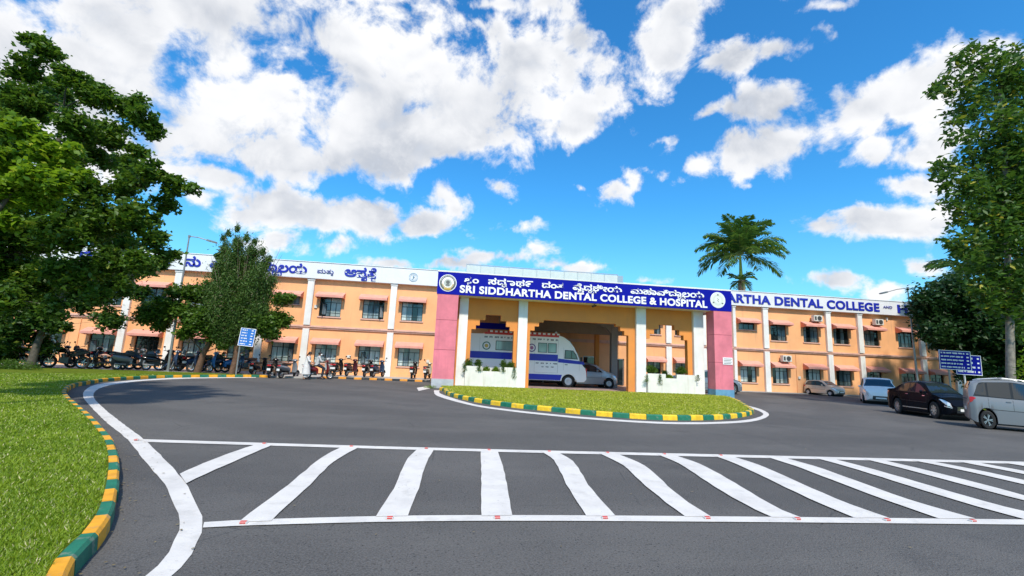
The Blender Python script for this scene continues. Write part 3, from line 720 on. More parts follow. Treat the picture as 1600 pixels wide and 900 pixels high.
for (x0, x1, yb, base, bside) in [(-.92, .26, PY+.95, greyb, greyb), (15.72, 16.88, PY+.85, blueb, greyb)]:
    mb = bp(MB())
    for (z0, z1) in [(.50, 2.08), (2.10, 3.74), (3.76, 5.199)]: mb.box(x0, x1, PY+.02, yb, z0, z1)
    mb.box(x0+.015, x1-.015, PY+.035, yb-.015, 2.08, 2.10, 1); mb.box(x0+.015, x1-.015, PY+.035, yb-.015, 3.74, 3.76, 1)
    pk = mb.build('pink_pillar', [pinkm, pinkd], por)
    mb = bp(MB()); mb.box(x0-.015, x1+.015, PY+.005, yb+.01, -.05, .499); mb.build('plinth', base, pk)
# planters
def planter(x0, x1, nx0, nx1, nz):
    mb = bp(MB()); y0, y1 = ys-.55, ys-.222; y0 = ys-.42
    mb.prism([(x0, -.05), (x1, -.05), (x1, 1.26), (nx1, 1.26), (nx1, nz), (nx0, nz), (nx0, 1.26), (x0, 1.26)], 'y', y0, y0+.09)
    mb.box(x0, x1, y0+.62, y0+.7, -.04, 1.2); mb.box(x0, x0+.08, y0+.09, y0+.62, -.04, 1.2); mb.box(x1-.08, x1, y0+.09, y0+.62, -.04, 1.2)
    mb.box(x0+.08, x1-.08, y0+.09, y0+.62, .88, .97, 1)
    mb.build('planter', [mat('planter_white', (.74, .72, .67), .7, var=.08, vscale=2, stain=((.40, .30, .2), .55), bump=.06), mat('soil', (.05, .035, .02), .95)], por)
planter(.89, 3.84, 1.84, 2.86, 1.0); planter(11.78, 14.84, 12.9, 13.6, 1.02)
# grey column on the driveway and its bracket beam
mb = bp(MB()); mb.box(11.45, 11.9, 31.6, 32.0, .08, 4.99); mb.build('inner_column', mat('grey_column', (.28, .27, .26), .7, var=.08), por)
mb = bp(MB()); mb.box(10.9, 11.2, 33.6, 33.9, .08, 4.99); mb.box(4.1, 4.4, 33.6, 33.9, .08, 4.99); mb.build('inner_column', orange, por)
mb = bp(MB()); mb.prism([(11.45, 4.99), (10.3, 4.99), (10.3, 4.6), (11.1, 4.3), (11.45, 3.9)], 'y', 31.65, 31.95); mb.build('bracket', mat('grey_column', (.3, .3, .3), .7), por)
# blue hanging board seen inside the left arch
mb = bp(MB()); mb.box(.9, 3.9, 30.6, 30.68, 3.72, 4.12); mb.build('inner_board', bluem, por)
# panelled screen on the porch roof
n = 11; x0, x1 = .68, 10.9
mb = bp(MB())
for i in range(n): 
    a = x0+(x1-x0)*i/n; c = x0+(x1-x0)*(i+1)/n; mb.box(a+.015, c-.015, 29.0, 29.04, 5.95, 7.66)
pn = mb.build('roof_screen', frost, por)
mb = bp(MB())
for i in range(n+1): a = x0+(x1-x0)*i/n; mb.box(a-.014, a+.014, 28.985, 29.06, 5.9, 7.70)
mb.box(x0-.02, x1+.02, 28.98, 29.07, 7.70, 7.74); mb.box(x1+.02, x1+.38, 29.0, 29.4, 5.9, 7.66); mb.box(x0, x1, 29.4, 34.8, 5.9, 7.2); mb.build('screen_frame', alu, pn)
# text on the name board
lettering('lettering', 'SRI SIDDHARTHA DENTAL COLLEGE & HOSPITAL', .30, 15.30, 5.35, 5.77, PY-.006, letwhite, por, off=.036, parent_off=PPO, cap=(0, .73))
K = [('ಶ', 0), ('ರ', 'sub'), ('ಂ', 0), (' ', 1.6), ('ಸ', 0), ('ದ', 0), ('ಧ', 'sub'), ('ಾ', 0), ('ಥ', 0), ('೯', 0), (' ', 1.6), ('ದಂತ', 0), (' ', 1.6), ('ವೈದ', 0), ('ಯ', 'sub'), ('ಕೀಯ', 0), (' ', 1.6), ('ಮಹಾವಿದಾ', 0), ('ಯ', 'sub'), ('ಲಯ', 0)]
glyphs(K, 'lettering', .52, 15.1, 5.93, 6.26, PY-.006, letwhite, por, PPO, .030)
def emblem(x, z, left):
    mb = bp(MB()); y = PY-.002
    def disc(r, yy, mi): mb.lathe([(.001, 0), (r, 0), (r, .012)], 'y', (x, yy, z), 32, mi=mi)
    disc(.49, y-.014, 0 if left else 0)
    disc(.45, y-.018, 1)
    disc(.34, y-.022, 2)
    disc(.22, y-.026, 3)
    if left:
        for k in range(-6, 7):
            a = -pi/2+k*.22; mb.rbox((x+.31*cos(a), y-.03, z+.31*sin(a)), (.09, .01, .035), Matrix.Rotation(-a, 4, 'Y'), 4)
        mb.box(x-.2, x+.2, y-.036, y-.028, z-.40, z-.30, 4); mb.lathe([(.001, -.03), (.06, -.03), (.11, -.026)], 'y', (x, y, z+.04), 12, mi=1); mb.box(x-.1, x+.1, y-.032, y-.026, z-.16, z-.08, 1)
        for k in range(11):
            a = pi*(.12+.076*k); mb.rbox((x+.40*cos(a), y-.021, z+.40*sin(a)), (.03, .006, .05), Matrix.Rotation(-a, 4, 'Y'), 0)
    else:
        for (dx, dz) in [(0, .32), (-.29, -.16), (.29, -.19)]: mb.rbox((x+dx, y-.03, z+dz), (.10, .01, .06), Matrix.Rotation(.4*dx, 4, 'Y'), 4)
        mb.tube([(x-.04, y-.03, z+.1), (x+.05, y-.03, z+.03), (x-.04, y-.03, z-.03), (x+.05, y-.03, z-.12)], .012, 5, 4)
        for k in range(28):
            a = 2*pi*k/28; mb.rbox((x+.44*cos(a), y-.022, z+.44*sin(a)), (.025, .006, .03), Matrix.Rotation(-a, 4, 'Y'), 3)
    mm = [letwhite, mat('emblem_dark', (.12, .13, .12), .5), letwhite, embgrey, gold] if left else [letwhite, embpale, mat('emblem_mist', (.62, .68, .60), .5), embpale, mat('emblem_dark', (.12, .13, .12), .5)]
    e = mb.build('emblem', mm, por)
    e['label'] = 'round gold and grey crest with a ribbon below' if left else 'round pale green seal with three dark marks'
emblem(-.39, 5.84, True); emblem(16.0, 5.86, False)
# plate on right pillar, camera under the board
mb = bp(MB()); 
px0, pz0 = PL(1132, 572, PY); mb.box(16.22, 16.84, PY-.012, PY+.015, 1.98, 2.40); pl_ = mb.build('notice_plate', letwhite, por)
mb = bp(MB())
for k in range(4): mb.box(16.28, 16.78-.05*(k % 2), PY-.016, PY-.0125, 2.30-.09*k, 2.33-.09*k)
mb.build('lettering', acd, pl_)
cm = thing('security_camera', 'small dark security camera hung below the blue name board', 'security camera', (8.3, PY+.35, 5.2))
mb = MB(); mb.tube([(0, 0, 0), (0, 0, -.1)], .02); mb.build('mount', blackp, cm)
mb = MB(); mb.tube([(.12, .05, -.08), (-.16, -.22, -.18)], .06, 10); mb.build('housing', blackp, cm)
# ------------------------------------------------------------------ vehicles
def lerp_prof(P, x):
    if x <= P[0][0]: return P[0][1]
    for (a, u), (b_, v) in zip(P, P[1:]):
        if x <= b_:
            t = (x-a)/(b_-a); t = t*t*(3-2*t)*.45+t*.55
            return u+(v-u)*t
    return P[-1][1]
class Car:
    """lofted car shell: x from rear (0) to nose (L); profiles give roof line, belt line and plan width"""
    def __init__(s, L, Wd, top, belt, wheels, wr, roofw=.78, zsill=.20, plan=None, crown=.03, mid=.55):
        s.L, s.W, s.top, s.belt, s.wheels, s.wr, s.roofw, s.zsill, s.crown, s.mid = L, Wd, top, belt, wheels, wr, roofw, zsill, crown, mid
        s.plan = plan or [(0, .74), (.08, .90), (.3, .98), (L*.4, 1), (L*.72, 1), (L-.55, .95), (L-.2, .84), (L-.04, .66), (L, .52)]
    def ring(s, x):
        w_ = s.W/2*lerp_prof(s.plan, x); zb = lerp_prof(s.belt, x); zt = max(lerp_prof(s.top, x), zb+.02); zs = s.zsill
        e = min(x, s.L-x)
        zs += .14*max(0, 1-e/.35)**2
        arch = 0
        for xw in s.wheels:
            d = abs(x-xw); R = s.wr+.075
            if d < R: arch = max(arch, s.wr+math.sqrt(R*R-d*d))
        zs2 = max(zs, arch); gh = min(1, max(0, (zt-zb)/.42)); wt = w_*(1-(1-s.roofw)*gh) if gh > 0 else w_*.97
        wt = min(wt, w_*.97)
        zm = max(s.mid*zb+(1-s.mid)*zs, zs2+.02) if zs2 < zb-.06 else zs2+.02
        p = [(0, zs2), (w_-.06, zs2), (w_-.01, zs2+.012), (w_, zm), (w_-.012, max(zm+.01, zb-.10)), (w_-.045, zb), (wt+.012, zt-.05*gh-.004), (wt-.07, zt), (wt*.5, zt+s.crown*.8), (0, zt+s.crown)]
        return p
    def S(s, x, v, off=0, side=1):
        r = s.ring(x); i = min(int(v), len(r)-2); t = v-i
        y = r[i][0]+(r[i+1][0]-r[i][0])*t; z = r[i][1]+(r[i+1][1]-r[i][1])*t
        dy, dz = r[i+1][0]-r[i][0], r[i+1][1]-r[i][1]; l = math.hypot(dy, dz) or 1
        return Vector((x, -side*(y+off*dz/l), z-off*dy/l))
    def body(s, name, m, parent):
        xs = set(np.linspace(0, s.L, 60).tolist())|{.02, .05, s.L-.02, s.L-.05, s.L-.1}
        for xw in s.wheels:
            for k in np.linspace(-1, 1, 17): xs.add(xw+(s.wr+.075)*math.sin(k*pi/2))
            xs.add(xw-s.wr-.08); xs.add(xw+s.wr+.08)
        xs = sorted(x for x in xs if 0 <= x <= s.L); mb = MB(); vs = []; fs = []; nr = 10
        for x in xs:
            r = s.ring(x); full = [(x, -y, z) for y, z in r]+[(x, y, z) for y, z in r[::-1][1:-1]]; vs += full
        k = 2*nr-2
        for i in range(len(xs)-1):
            for j in range(k): fs.append((i*k+j, i*k+(j+1) % k, (i+1)*k+(j+1) % k, (i+1)*k+j))
        fs.append(tuple(range(k))); fs.append(tuple(range((len(xs)-1)*k, len(xs)*k))[::-1])
        mb._add(vs, fs); return mb.build(name, m, parent, smooth=True)
    def patch(s, mb, pts, off, sides=(1, -1), mi=0, th=.0):
        """polygon in (x, v) on the shell, subdivided along x"""
        for sd in sides:
            xs0 = min(p[0] for p in pts); xs1 = max(p[0] for p in pts); n = max(2, int((xs1-xs0)/.07))
            def rng_(x):
                v = []
                for (a, b_), (c, d) in zip(pts, pts[1:]+pts[:1]):
                    if a == c:
                        if abs(x-a) < 1e-9: v += [b_, d]
                    elif min(a, c)-1e-9 <= x <= max(a, c)+1e-9: v.append(b_+(d-b_)*(x-a)/(c-a))
                return min(v), max(v)
            m_ = 5; rows = []
            for i in range(n+1):
                x = xs0+(xs1-xs0)*i/n; lo, hi = rng_(x); rows.append([s.S(x, lo+(hi-lo)*j/m_, off, sd) for j in range(m_+1)])
            vs = [tuple(p) for r in rows for p in r]; fs = []
            for i in range(n):
                for j in range(m_): a = i*(m_+1)+j; fs.append((a, a+1, a+m_+2, a+m_+1))
            mb._add(vs, fs, mi)
        return mb
def wheel(parent, x, y, r, w_, side, spokes=5, style='alloy'):
    t = bpy.data.objects.new('wheel', None); COL.objects.link(t); t.empty_display_size = .1
    # the wheel is a tyre mesh carrying its rim
    bpy.data.objects.remove(t)
    mb = MB(); h = w_/2
    mb.lathe([(r*.62, -h), (r*.9, -h), (r*.985, -h*.75), (r, -h*.4), (r, h*.4), (r*.985, h*.75), (r*.9, h), (r*.62, h)], 'y', (0, 0, 0), 28, close=True)
    ty = mb.build('wheel', rubber, parent, smooth=True, loc=(x, y, r))
    mb = MB(); o = -side*h   # side=1 -> outer face at -y
    sg = -side
    mb.lathe([(r*.66, sg*h*1.0), (r*.62, sg*h*.98), (r*.60, sg*h*.55), (r*.60, -sg*h*.9)], 'y', (0, 0, 0), 26)
    mb.lathe([(.001, sg*h*.93), (r*.12, sg*h*.93), (r*.15, sg*h*.8)], 'y', (0, 0, 0), 14)
    if style == 'alloy':
        for k in range(spokes):
            a = 2*pi*k/spokes
            for da in (-.16, .16):
                mb.prism([(r*.08*cos(a)-r*.035*sin(a+da), r*.08*sin(a)+r*.035*cos(a)), (r*.63*cos(a+da)-r*.05*sin(a), r*.63*sin(a+da)+r*.05*cos(a)), (r*.63*cos(a+da)+r*.05*sin(a), r*.63*sin(a+da)-r*.05*cos(a)), (r*.08*cos(a)+r*.035*sin(a), r*.08*sin(a)-r*.035*cos(a))], 'y', sg*h*.70, sg*h*.88)
    else:
        mb.lathe([(.001, sg*h*.6), (r*.3, sg*h*.62), (r*.42, sg*h*.85), (r*.6, sg*h*.7)], 'y', (0, 0, 0), 26)
        for k in range(8):
            a = 2*pi*k/8; mb.lathe([(.001, sg*h*.9), (r*.04, sg*h*.9), (r*.04, sg*h*.7)], 'y', (r*.22*cos(a), 0, r*.22*sin(a)), 6)
    mb.build('rim', chrome if style == 'alloy' else mat('rim_white', (.6, .6, .6), .4, .3), ty, smooth=True)
    mb = MB(); mb.lathe([(.001, -sg*h*.5), (r*.6, -sg*h*.5)], 'y', (0, 0, 0), 20); mb.lathe([(.001, sg*h*.1), (r*.42, sg*h*.1)], 'y', (0, 0, 0), 20); mb.build('brake_disc', mat('brake_dark', (.05, .05, .05), .5, .5), ty)
    return ty
def paint(name, c, metal=.0, rough=.28, coat=.4):
    return mat(name, c, rough, metal, coat=coat, spec=.4 if name != 'paint_black' else .1)
silver = paint('paint_silver', (.235, .245, .255), .35, .36); silver2 = paint('paint_silver_dark', (.34, .36, .38), .5, .32)
blackcar = paint('paint_black', (.005, .006, .008), .0, .25, .03); whitecar = paint('paint_white', (.86, .83, .78), 0, .45, .05); whitev = paint('paint_van_white', (.86, .86, .85), 0, .3); greycar = paint('paint_grey_blue', (.25, .29, .33), .5, .3)
blackcar.node_tree.nodes['Principled BSDF'].inputs['Specular Tint'].default_value = (.25, .45, 1, 1)
beigecar = paint('paint_pale_gold', (.62, .58, .50), .3, .3)
seam = mat('panel_gap', (.02, .02, .02), .6); dchrome = mat('trim_chrome', (.7, .7, .7), .12, 1.0)
plate_m = mat('number_plate', (.7, .7, .68), .5)
def build_car(kind, label, cat, body_m, loc, ang, scale=(1, 1, 1), group=None, glass=glassb, zoff=0):
    t = thing({'sedan': 'parked_car', 'mpv': 'parked_car', 'hatch': 'parked_car', 'van': 'parked_car'}[kind], label, cat, loc, ang, group)
    t.scale = scale
    if kind == 'sedan':
        L, Wd, r = 4.75, 1.84, .335; wh = (.98, 3.78)
        top = [(0, .98), (.12, 1.06), (.7, 1.10), (1.35, 1.36), (1.9, 1.44), (2.5, 1.45), (2.95, 1.38), (3.72, .98), (4.3, .86), (4.6, .74), (L, .56)]
        belt = [(0, .86), (.1, .99), (.7, 1.00), (2.0, .96), (3.6, .93), (4.2, .84), (4.6, .70), (L, .52)]
        win = [[(.98, 5.25), (1.45, 5.95), (1.98, 5.95), (1.98, 5.12), (1.05, 5.12)], [(2.06, 5.12), (2.06, 5.95), (2.72, 5.92), (3.30, 5.45), (3.42, 5.12)]]
        ws = (2.98, 3.66); rwx = (.76, 1.32); doors_ = [1.15, 2.02, 3.3]
    elif kind == 'mpv':
        L, Wd, r = 4.25, 1.72, .31; wh = (.72, 3.42)
        top = [(0, 1.02), (.05, 1.30), (.22, 1.55), (.7, 1.64), (1.8, 1.67), (2.5, 1.60), (3.35, 1.08), (3.9, .95), (4.15, .78), (L, .60)]
        belt = [(0, .92), (.1, 1.06), (2.0, 1.0), (3.2, .95), (3.9, .86), (4.15, .70), (L, .55)]
        win = [[(.30, 5.2), (.45, 5.85), (.78, 5.95), (.78, 5.15)], [(.86, 5.12), (.86, 5.95), (1.72, 5.95), (1.72, 5.1)], [(1.82, 5.1), (1.82, 5.95), (2.45, 5.93), (3.0, 5.4), (3.05, 5.1)]]
        ws = (2.52, 3.28); rwx = None; doors_ = [.82, 1.77, 2.95]
    elif kind == 'hatch':
        L, Wd, r = 3.55, 1.53, .27; wh = (.55, 2.9)
        top = [(0, .95), (.06, 1.2), (.35, 1.42), (.9, 1.47), (1.7, 1.47), (2.1, 1.40), (2.75, 1.0), (3.2, .90), (3.45, .74), (L, .55)]
        belt = [(0, .86), (.1, .95), (1.5, .93), (2.6, .90), (3.2, .80), (3.45, .66), (L, .5)]
        win = [[(.28, 5.3), (.45, 5.85), (.62, 5.92), (.62, 5.15)], [(.68, 5.12), (.68, 5.93), (1.33, 5.93), (1.33, 5.1)], [(1.42, 5.1), (1.42, 5.93), (2.0, 5.9), (2.42, 5.45), (2.5, 5.1)]]
        ws = (2.1, 2.68); rwx = None; doors_ = [.65, 1.38, 2.4]
    else:
        L, Wd, r = 4.1, 1.72, .30; wh = (.62, 3.35)
        top = [(0, 1.0), (.06, 1.35), (.3, 1.62), (.8, 1.70), (2.0, 1.70), (2.5, 1.60), (3.3, 1.12), (3.8, .96), (4.02, .76), (L, .58)]
        belt = [(0, .9), (.1, 1.04), (2.0, 1.0), (3.2, 1.0), (3.8, .86), (4.02, .68), (L, .52)]
        win = [[(.28, 5.2), (.45, 5.85), (.9, 5.95), (.9, 5.1)], [(.98, 5.1), (.98, 5.95), (1.75, 5.95), (1.75, 5.1)], [(1.84, 5.1), (1.84, 5.95), (2.5, 5.9), (2.95, 5.45), (3.05, 5.1)]]
        ws = (2.5, 3.24); rwx = None; doors_ = [.94, 1.8, 3.0]
    C = Car(L, Wd, top, belt, wh, r)
    sh = Matrix.Translation((-L/2, 0, 0))
    def B(): m = MB(); m.T = sh; return m
    bo = None
    mbx = C
    # body
    xs = None
    b0 = C.body('body', body_m, t); b0.location = (-L/2, 0, 0)
    m = B()
    for xw in wh:       # dark wheel housings
        m.lathe([(C.wr+.07, -Wd/2+.09), (C.wr+.07, Wd/2-.09)], 'y', (xw, 0, r), 20)
    m.box(.35, L-.4, -Wd/2+.12, Wd/2-.12, .16, .24)
    m.build('underbody', seam, t)
    # glasshouse: dark surround and panes
    for q in win:
        m = B(); cx = sum(p[0] for p in q)/len(q); cv = sum(p[1] for p in q)/len(q)
        for sd in (1, -1):
            m = B(); C.patch(m, q, .006, (sd,)); m.build('side_window', glass, b0).matrix_parent_inverse = Matrix.Translation((L/2, 0, 0))
    m = B(); x0 = min(q[0] for w0 in win for q in w0)-.05; x1 = max(q[0] for w0 in win for q in w0)+.06
    C.patch(m, [(x0, 5.1), (x0+.25, 5.97), (win[-1][-2][0]-.6, 5.98), (x1, 5.06), (x0, 5.06)] if kind != 'sedan' else [(x0, 5.12), (x0+.5, 6.0), (win[-1][2][0]-.2, 6.02), (x1+.02, 5.06), (x0, 5.06)], .003); m.build('window_surround', blackp, b0).matrix_parent_inverse = Matrix.Translation((L/2, 0, 0))
    def bp_(m, nm, mm): o = m.build(nm, mm, b0); o.matrix_parent_inverse = Matrix.Translation((L/2, 0, 0)); return o
    m = B(); C.patch(m, [(ws[0], 7.0), (ws[0], 9), (ws[1], 9), (ws[1], 6.6)], .007); bp_(m, 'windscreen', glass)
    if rwx: m = B(); C.patch(m, [(rwx[0], 7.1), (rwx[0], 9), (rwx[1], 9), (rwx[1], 7.1)], .007); bp_(m, 'rear_window', glass)
    else:
        xr = lerp_prof([(0, 0), (1, 1)], .03)
        zt = lerp_prof(top, .18); m = B(); C.patch(m, [(.06, 7.1), (.06, 9), (.22, 9), (.22, 7.1)], .008); m.box(-.012, .03, -Wd*.32, Wd*.32, .98, 1.0); bp_(m, 'rear_window', glass)
    for sd in (1, -1):
        m = B()
        for dx in doors_: C.patch(m, [(dx, 3.04), (dx, 5.0), (dx+.012, 5.0), (dx+.012, 3.04)], .003, (sd,))
        C.patch(m, [(doors_[0], 3.0), (doors_[0], 3.06), (doors_[-1], 3.06), (doors_[-1], 3.0)], .0035, (sd,)); bp_(m, 'door_gap', seam)
    m = B()
    for dx in doors_[1:]:
        for sd in (1, -1):
            p = C.S(dx-.16, 4.35, .015, sd); m.box(p.x-.09, p.x+.09, p.y-.015, p.y+.015, p.z-.014, p.z+.014)
    bp_(m, 'door_handle', body_m if kind != 'sedan' else dchrome)
    # lamps
    for sd, nm in ((1, 'headlight'), (-1, 'headlight')):
        m = B(); C.patch(m, [(L-.62, 4.4), (L-.30, 5.0), (L-.07, 4.9), (L-.04, 4.0), (L-.2, 3.5)], .012, (sd,)); bp_(m, nm, headl)
        m = B(); C.patch(m, [(.004, 3.6), (.01, 5.0), (.30, 5.0), (.34, 4.6), (.16, 3.7)], .012, (sd,)); bp_(m, 'tail_light', redl)
    zt = lerp_prof(belt, L); wN = Wd*lerp_prof(C.plan, L)/2
    m = B(); m.box(L-.02, L+.018, -wN*.85, wN*.85, zt-.14, zt+.02)
    for k in range(3): m.box(L+.018, L+.026, -wN*.82, wN*.82, zt-.12+.045*k, zt-.105+.045*k, 1)
    m.box(L-.03, L+.014, -wN*.9, wN*.9, .30, .42)
    bp_(m, 'grille', [blackp, dchrome])
    m = B(); m.box(L+.02, L+.035, -.25, .25, .36, .46); bp_(m, 'number_plate', plate_m)
    m = B(); m.box(-.02, -.005, -.25, .25, .60, .71); bp_(m, 'number_plate', plate_m)
    for sd in (1, -1): m = B(); C.patch(m, [(L-.34, 3.05), (L-.34, 3.3), (L-.06, 3.3), (L-.06, 3.05)], .01, (sd,)); bp_(m, 'fog_lamp', headl)
    if kind in ('sedan', 'mpv'):
        for sd in (1, -1):
            if kind == 'sedan': m = B(); C.patch(m, [(wh[0]+.45, 2.30), (wh[0]+.45, 2.40), (wh[1]-.45, 2.40), (wh[1]-.45, 2.30)], .008, (sd,)); bp_(m, 'sill_trim', dchrome)
    if kind == 'mpv':
        for sd in (1, -1):
            m = B(); p0 = C.S(.5, 7.0, .03, sd); p1 = C.S(2.4, 7.0, .03, sd); pm = C.S(1.5, 7.0, .04, sd); m.tube([p0, p0.lerp(pm, .2)+Vector((0, 0, .03)), pm+Vector((0, 0, .03)), pm.lerp(p1, .8)+Vector((0, 0, .03)), p1], .018, 6)
            bp_(m, 'roof_rail', alu)
    for sd in (1, -1):
        m = B(); p = C.S(doors_[-1]-.25, 5.1, .0, sd); m.ball((p.x, p.y-sd*.10, p.z+.06), (.07, .10, .07), 10); m.box(p.x-.02, p.x+.03, min(p.y, p.y-sd*.06), max(p.y, p.y-sd*.06), p.z, p.z+.03); o = m.build('mirror', body_m, b0, smooth=True); o.matrix_parent_inverse = Matrix.Translation((L/2, 0, 0))
        for xw in wh: wheel(t, xw-L/2, -sd*(Wd/2-.10), r, .20, sd, 5 if kind != 'sedan' else 8, 'alloy' if kind in ('sedan', 'mpv') else 'steel')
    return t
def on_cam(px, py_contact, extra=0):
    x, y = G(px, py_contact); return Vector((x, y, 0))
def place_side(kind, L, Wd, px, py, hx, hz, sc, label, cat, m, near=-1, along=.5, glass=glassb, z=0, grp=None):
    """ground point (px,py) is on the near side of the car at fraction 'along' (0 rear..1 nose)"""
    a = camdir(hx, hz); p = Vector((*G(px, py, z), z)); d = Vector((cos(a), sin(a), 0)); nrm = Vector((-sin(a), cos(a), 0))
    c = p+d*((.5-along)*L*sc[0])+nrm*(-near)*(Wd/2*sc[1])
    return build_car(kind, label, cat, m, c, a, sc, grp, glass)
CARG = 'cars parked outside the right wing'
place_side('sedan', 4.75, 1.84, 1430, 650, -.06, -1, (.70, .72, 1.05), 'glossy black sedan parked between the silver people carrier and the white car', 'car', blackcar, -1, .5, glassd)
place_side('mpv', 4.25, 1.72, 1546, 671, .78, -.62, (.62, .8, 1.02), 'silver people carrier with a roof rail at the right edge, behind the black sedan', 'car', silver, -1, .17, glassd)
place_side('van', 4.1, 1.72, 1346, 628, -.57, -.82, (1, 1.02, .92), 'white tall car facing the camera, between the small hatchback and the black sedan', 'car', whitecar, -1, .5, glassd)
place_side('hatch', 3.55, 1.53, 1280, 617.5, .3, -.95, (.80, .80, .80), 'small pale hatchback parked against the right wing wall', 'car', beigecar, -1, .5)
build_car('hatch', 'silver car in the porch just ahead of the ambulance', 'car', silver2, (9.75, 31.75, .08), 0, (1.15, 1.1, 1.12), None, glassd)
build_car('sedan', 'grey blue car half hidden behind the right pink pillar', 'car', greycar, (18.6, 31.2, 0), 0, (.95, 1, 1.1), None, glassb)
# ---------------- ambulance
amb = thing('ambulance', 'long white high roofed ambulance with blue bands and a red light bar, under the porch', 'ambulance', (5.1, 30.75, .08), 0)
AL = 8.0; x_r = 1.15-5.1   # rear end local x
x_n = 9.0-5.1
mb = MB()
prof = [(x_r, .62), (x_r, 3.12), (x_r+.12, 3.24), (1.98, 3.36), (2.05, 3.36), (2.35, 3.28), (2.75, 3.02), (3.08, 2.62), (3.30, 2.22), (3.52, 1.72), (3.72, 1.42), (3.86, 1.28), (3.93, 1.0), (3.95, .55), (3.80, .38), (3.30, .36), (3.26, .52)]
R_ = .40
xw = 2.73
for k in range(0, 9): a = pi*k/8; prof.append((xw+(R_+.08)*cos(a), .40+(R_+.08)*sin(a)*.95))
prof += [(xw-R_-.1, .42), (x_r+2.15, .42)]
xr_ = x_r+1.55
for k in range(0, 9): a = pi*k/8; prof.append((xr_+(R_+.08)*cos(a), .40+(R_+.08)*sin(a)*.95))
prof += [(x_r+.9, .45)]
hw = 1.02
mb.prism(prof, 'y', -hw, hw); body = mb.build('body', whitev, amb, bevel=.05, smooth=True)
def side_poly(pts, y, m, nm, th=.008, par=body):
    mb = MB(); mb.prism(pts, 'y', y, y+th); mb.build(nm, m, par)
    mb = MB(); mb.prism(pts, 'y', -y-th, -y); return mb.build(nm, m, par)
ambblue = mat('ambulance_blue', (.004, .012, .42), .4, coat=.1)
y = hw-.003
side_poly([(x_r+.03, 1.66), (1.98, 1.66), (1.98, 2.10), (x_r+.03, 2.10)], y, ambblue, 'blue_band')
side_poly([(2.0, 1.60), (3.80, 1.52), (3.74, 1.72), (2.0, 1.86)], y, ambblue, 'blue_band')
side_poly([(x_r+2.1, .44), (2.18, .44), (2.28, .80), (x_r+2.05, .80)], y, ambblue, 'blue_skirt')
side_poly([(x_r+.05, .46), (x_r+1.0, .46), (x_r+1.05, .80), (x_r+.05, .80)], y, ambblue, 'blue_skirt')
# windows
for (a, c, z0, z1) in [(x_r+1.75, x_r+3.7, 2.22, 2.84), (.62, 1.24, 2.20, 2.84), (1.28, 1.88, 2.20, 2.84)]:
    o = side_poly([(a, z0), (c, z0), (c, z1), (a, z1)], y, blackp, 'side_window', .006)
    side_poly([(a+.04, z0+.04), (c-.04, z0+.04), (c-.04, z1-.04), (a+.04, z1-.04)], y+.004, pane('amb_glass', (.25, .42, .40), .05, (.36, .52, .50)), 'pane', .006, o)
o = side_poly([(2.42, 1.86), (3.36, 1.84), (3.24, 2.15), (3.02, 2.42), (2.44, 2.44)], y, blackp, 'cab_window', .006)
side_poly([(2.48, 1.91), (2.88, 1.90), (2.88, 2.39), (2.49, 2.39)], y+.004, glassb, 'pane', .006, o)
side_poly([(2.93, 1.90), (3.29, 1.89), (3.18, 2.13), (2.99, 2.37), (2.93, 2.38)], y+.004, glassb, 'pane', .006, o)
mb = MB(); mb.prism([(2.80, 3.02), (3.10, 2.62), (3.32, 2.21), (3.53, 1.74), (3.55, 1.75), (3.34, 2.23), (3.12, 2.64), (2.82, 3.04)], 'y', -hw+.12, hw-.12); mb.build('windscreen', glassd, body)
# text rows
mb = MB(); rr = random.Random(5)
def dashes(mb, xa, xb, z, h, y):
    x = xa
    while x < xb:
        wl = rr.uniform(.10, .30)
        n_ = max(1, int(wl/.07))
        for q in range(n_): mb.box(x+q*.07, x+q*.07+.05, -y-.009, -y-.003, z+(h*.25 if rr.random() < .3 else 0), z+h)
        x += wl+.10
dashes(mb, x_r+1.0, 1.85, 3.0, .11, y); dashes(mb, .5, 1.85, 1.46, .08, y); dashes(mb, .9, 1.6, 1.24, .07, y); mb.build('lettering', mat('amb_text', (.05, .05, .08), .5), body)
mb = MB()
for a, c in [(.40, .41), (1.97, 1.985), (2.36, 2.37), (3.45, 3.46)]: mb.box(a, c, -y-.006, -y, .9 if a < 2.2 else 1.1, 3.1 if a < 2.2 else 2.6)
mb.box(.4, 1.97, -y-.006, -y, .90, .912); mb.box(x_r+.7, x_r+.71, -y-.006, -y, 1.0, 3.0); mb.build('panel_gap', mat('seam_grey', (.3, .3, .3), .6), body)
def roundel(x, z, m1, m2):
    mb = MB(); mb.lathe([(.001, -y-.010), (.27, -y-.010), (.27, -y)], 'y', (x, 0, z), 24, 0); mb.lathe([(.001, -y-.013), (.20, -y-.013), (.20, -y-.010)], 'y', (x, 0, z), 24, 1); mb.lathe([(.001, -y-.016), (.12, -y-.016), (.12, -y-.012)], 'y', (x, 0, z), 24, 2); mb.build('emblem', [m1, letwhite, m2], body)
roundel(x_r+1.15, 2.48, mat('roundel_green', (.05, .20, .14), .5), mat('roundel_gold', (.60, .45, .10), .5))
roundel(.20, 2.48, mat('roundel_purple', (.10, .06, .25), .5), mat('roundel_mauve', (.4, .15, .3), .5))
mb = MB(); mb.box(x_r+1.2, 2.0, -hw+.02, -hw+.16, 3.36, 3.50); mb.box(x_r+1.0, 2.02, -hw-.02, hw-.1, 3.24, 3.38, 0); lb = mb.build('light_bar', redp, amb, bevel=.01)
mb = MB()
for k in range(15): a = x_r+1.35+k*.32; mb.box(a, a+.17, -hw-.028, -hw+.10, 3.38, 3.49)
mb.ball((1.85, -.85, 3.55), .09, 10); mb.build('lamp', mat('lamp_white', (.8, .8, .8), .3), lb)
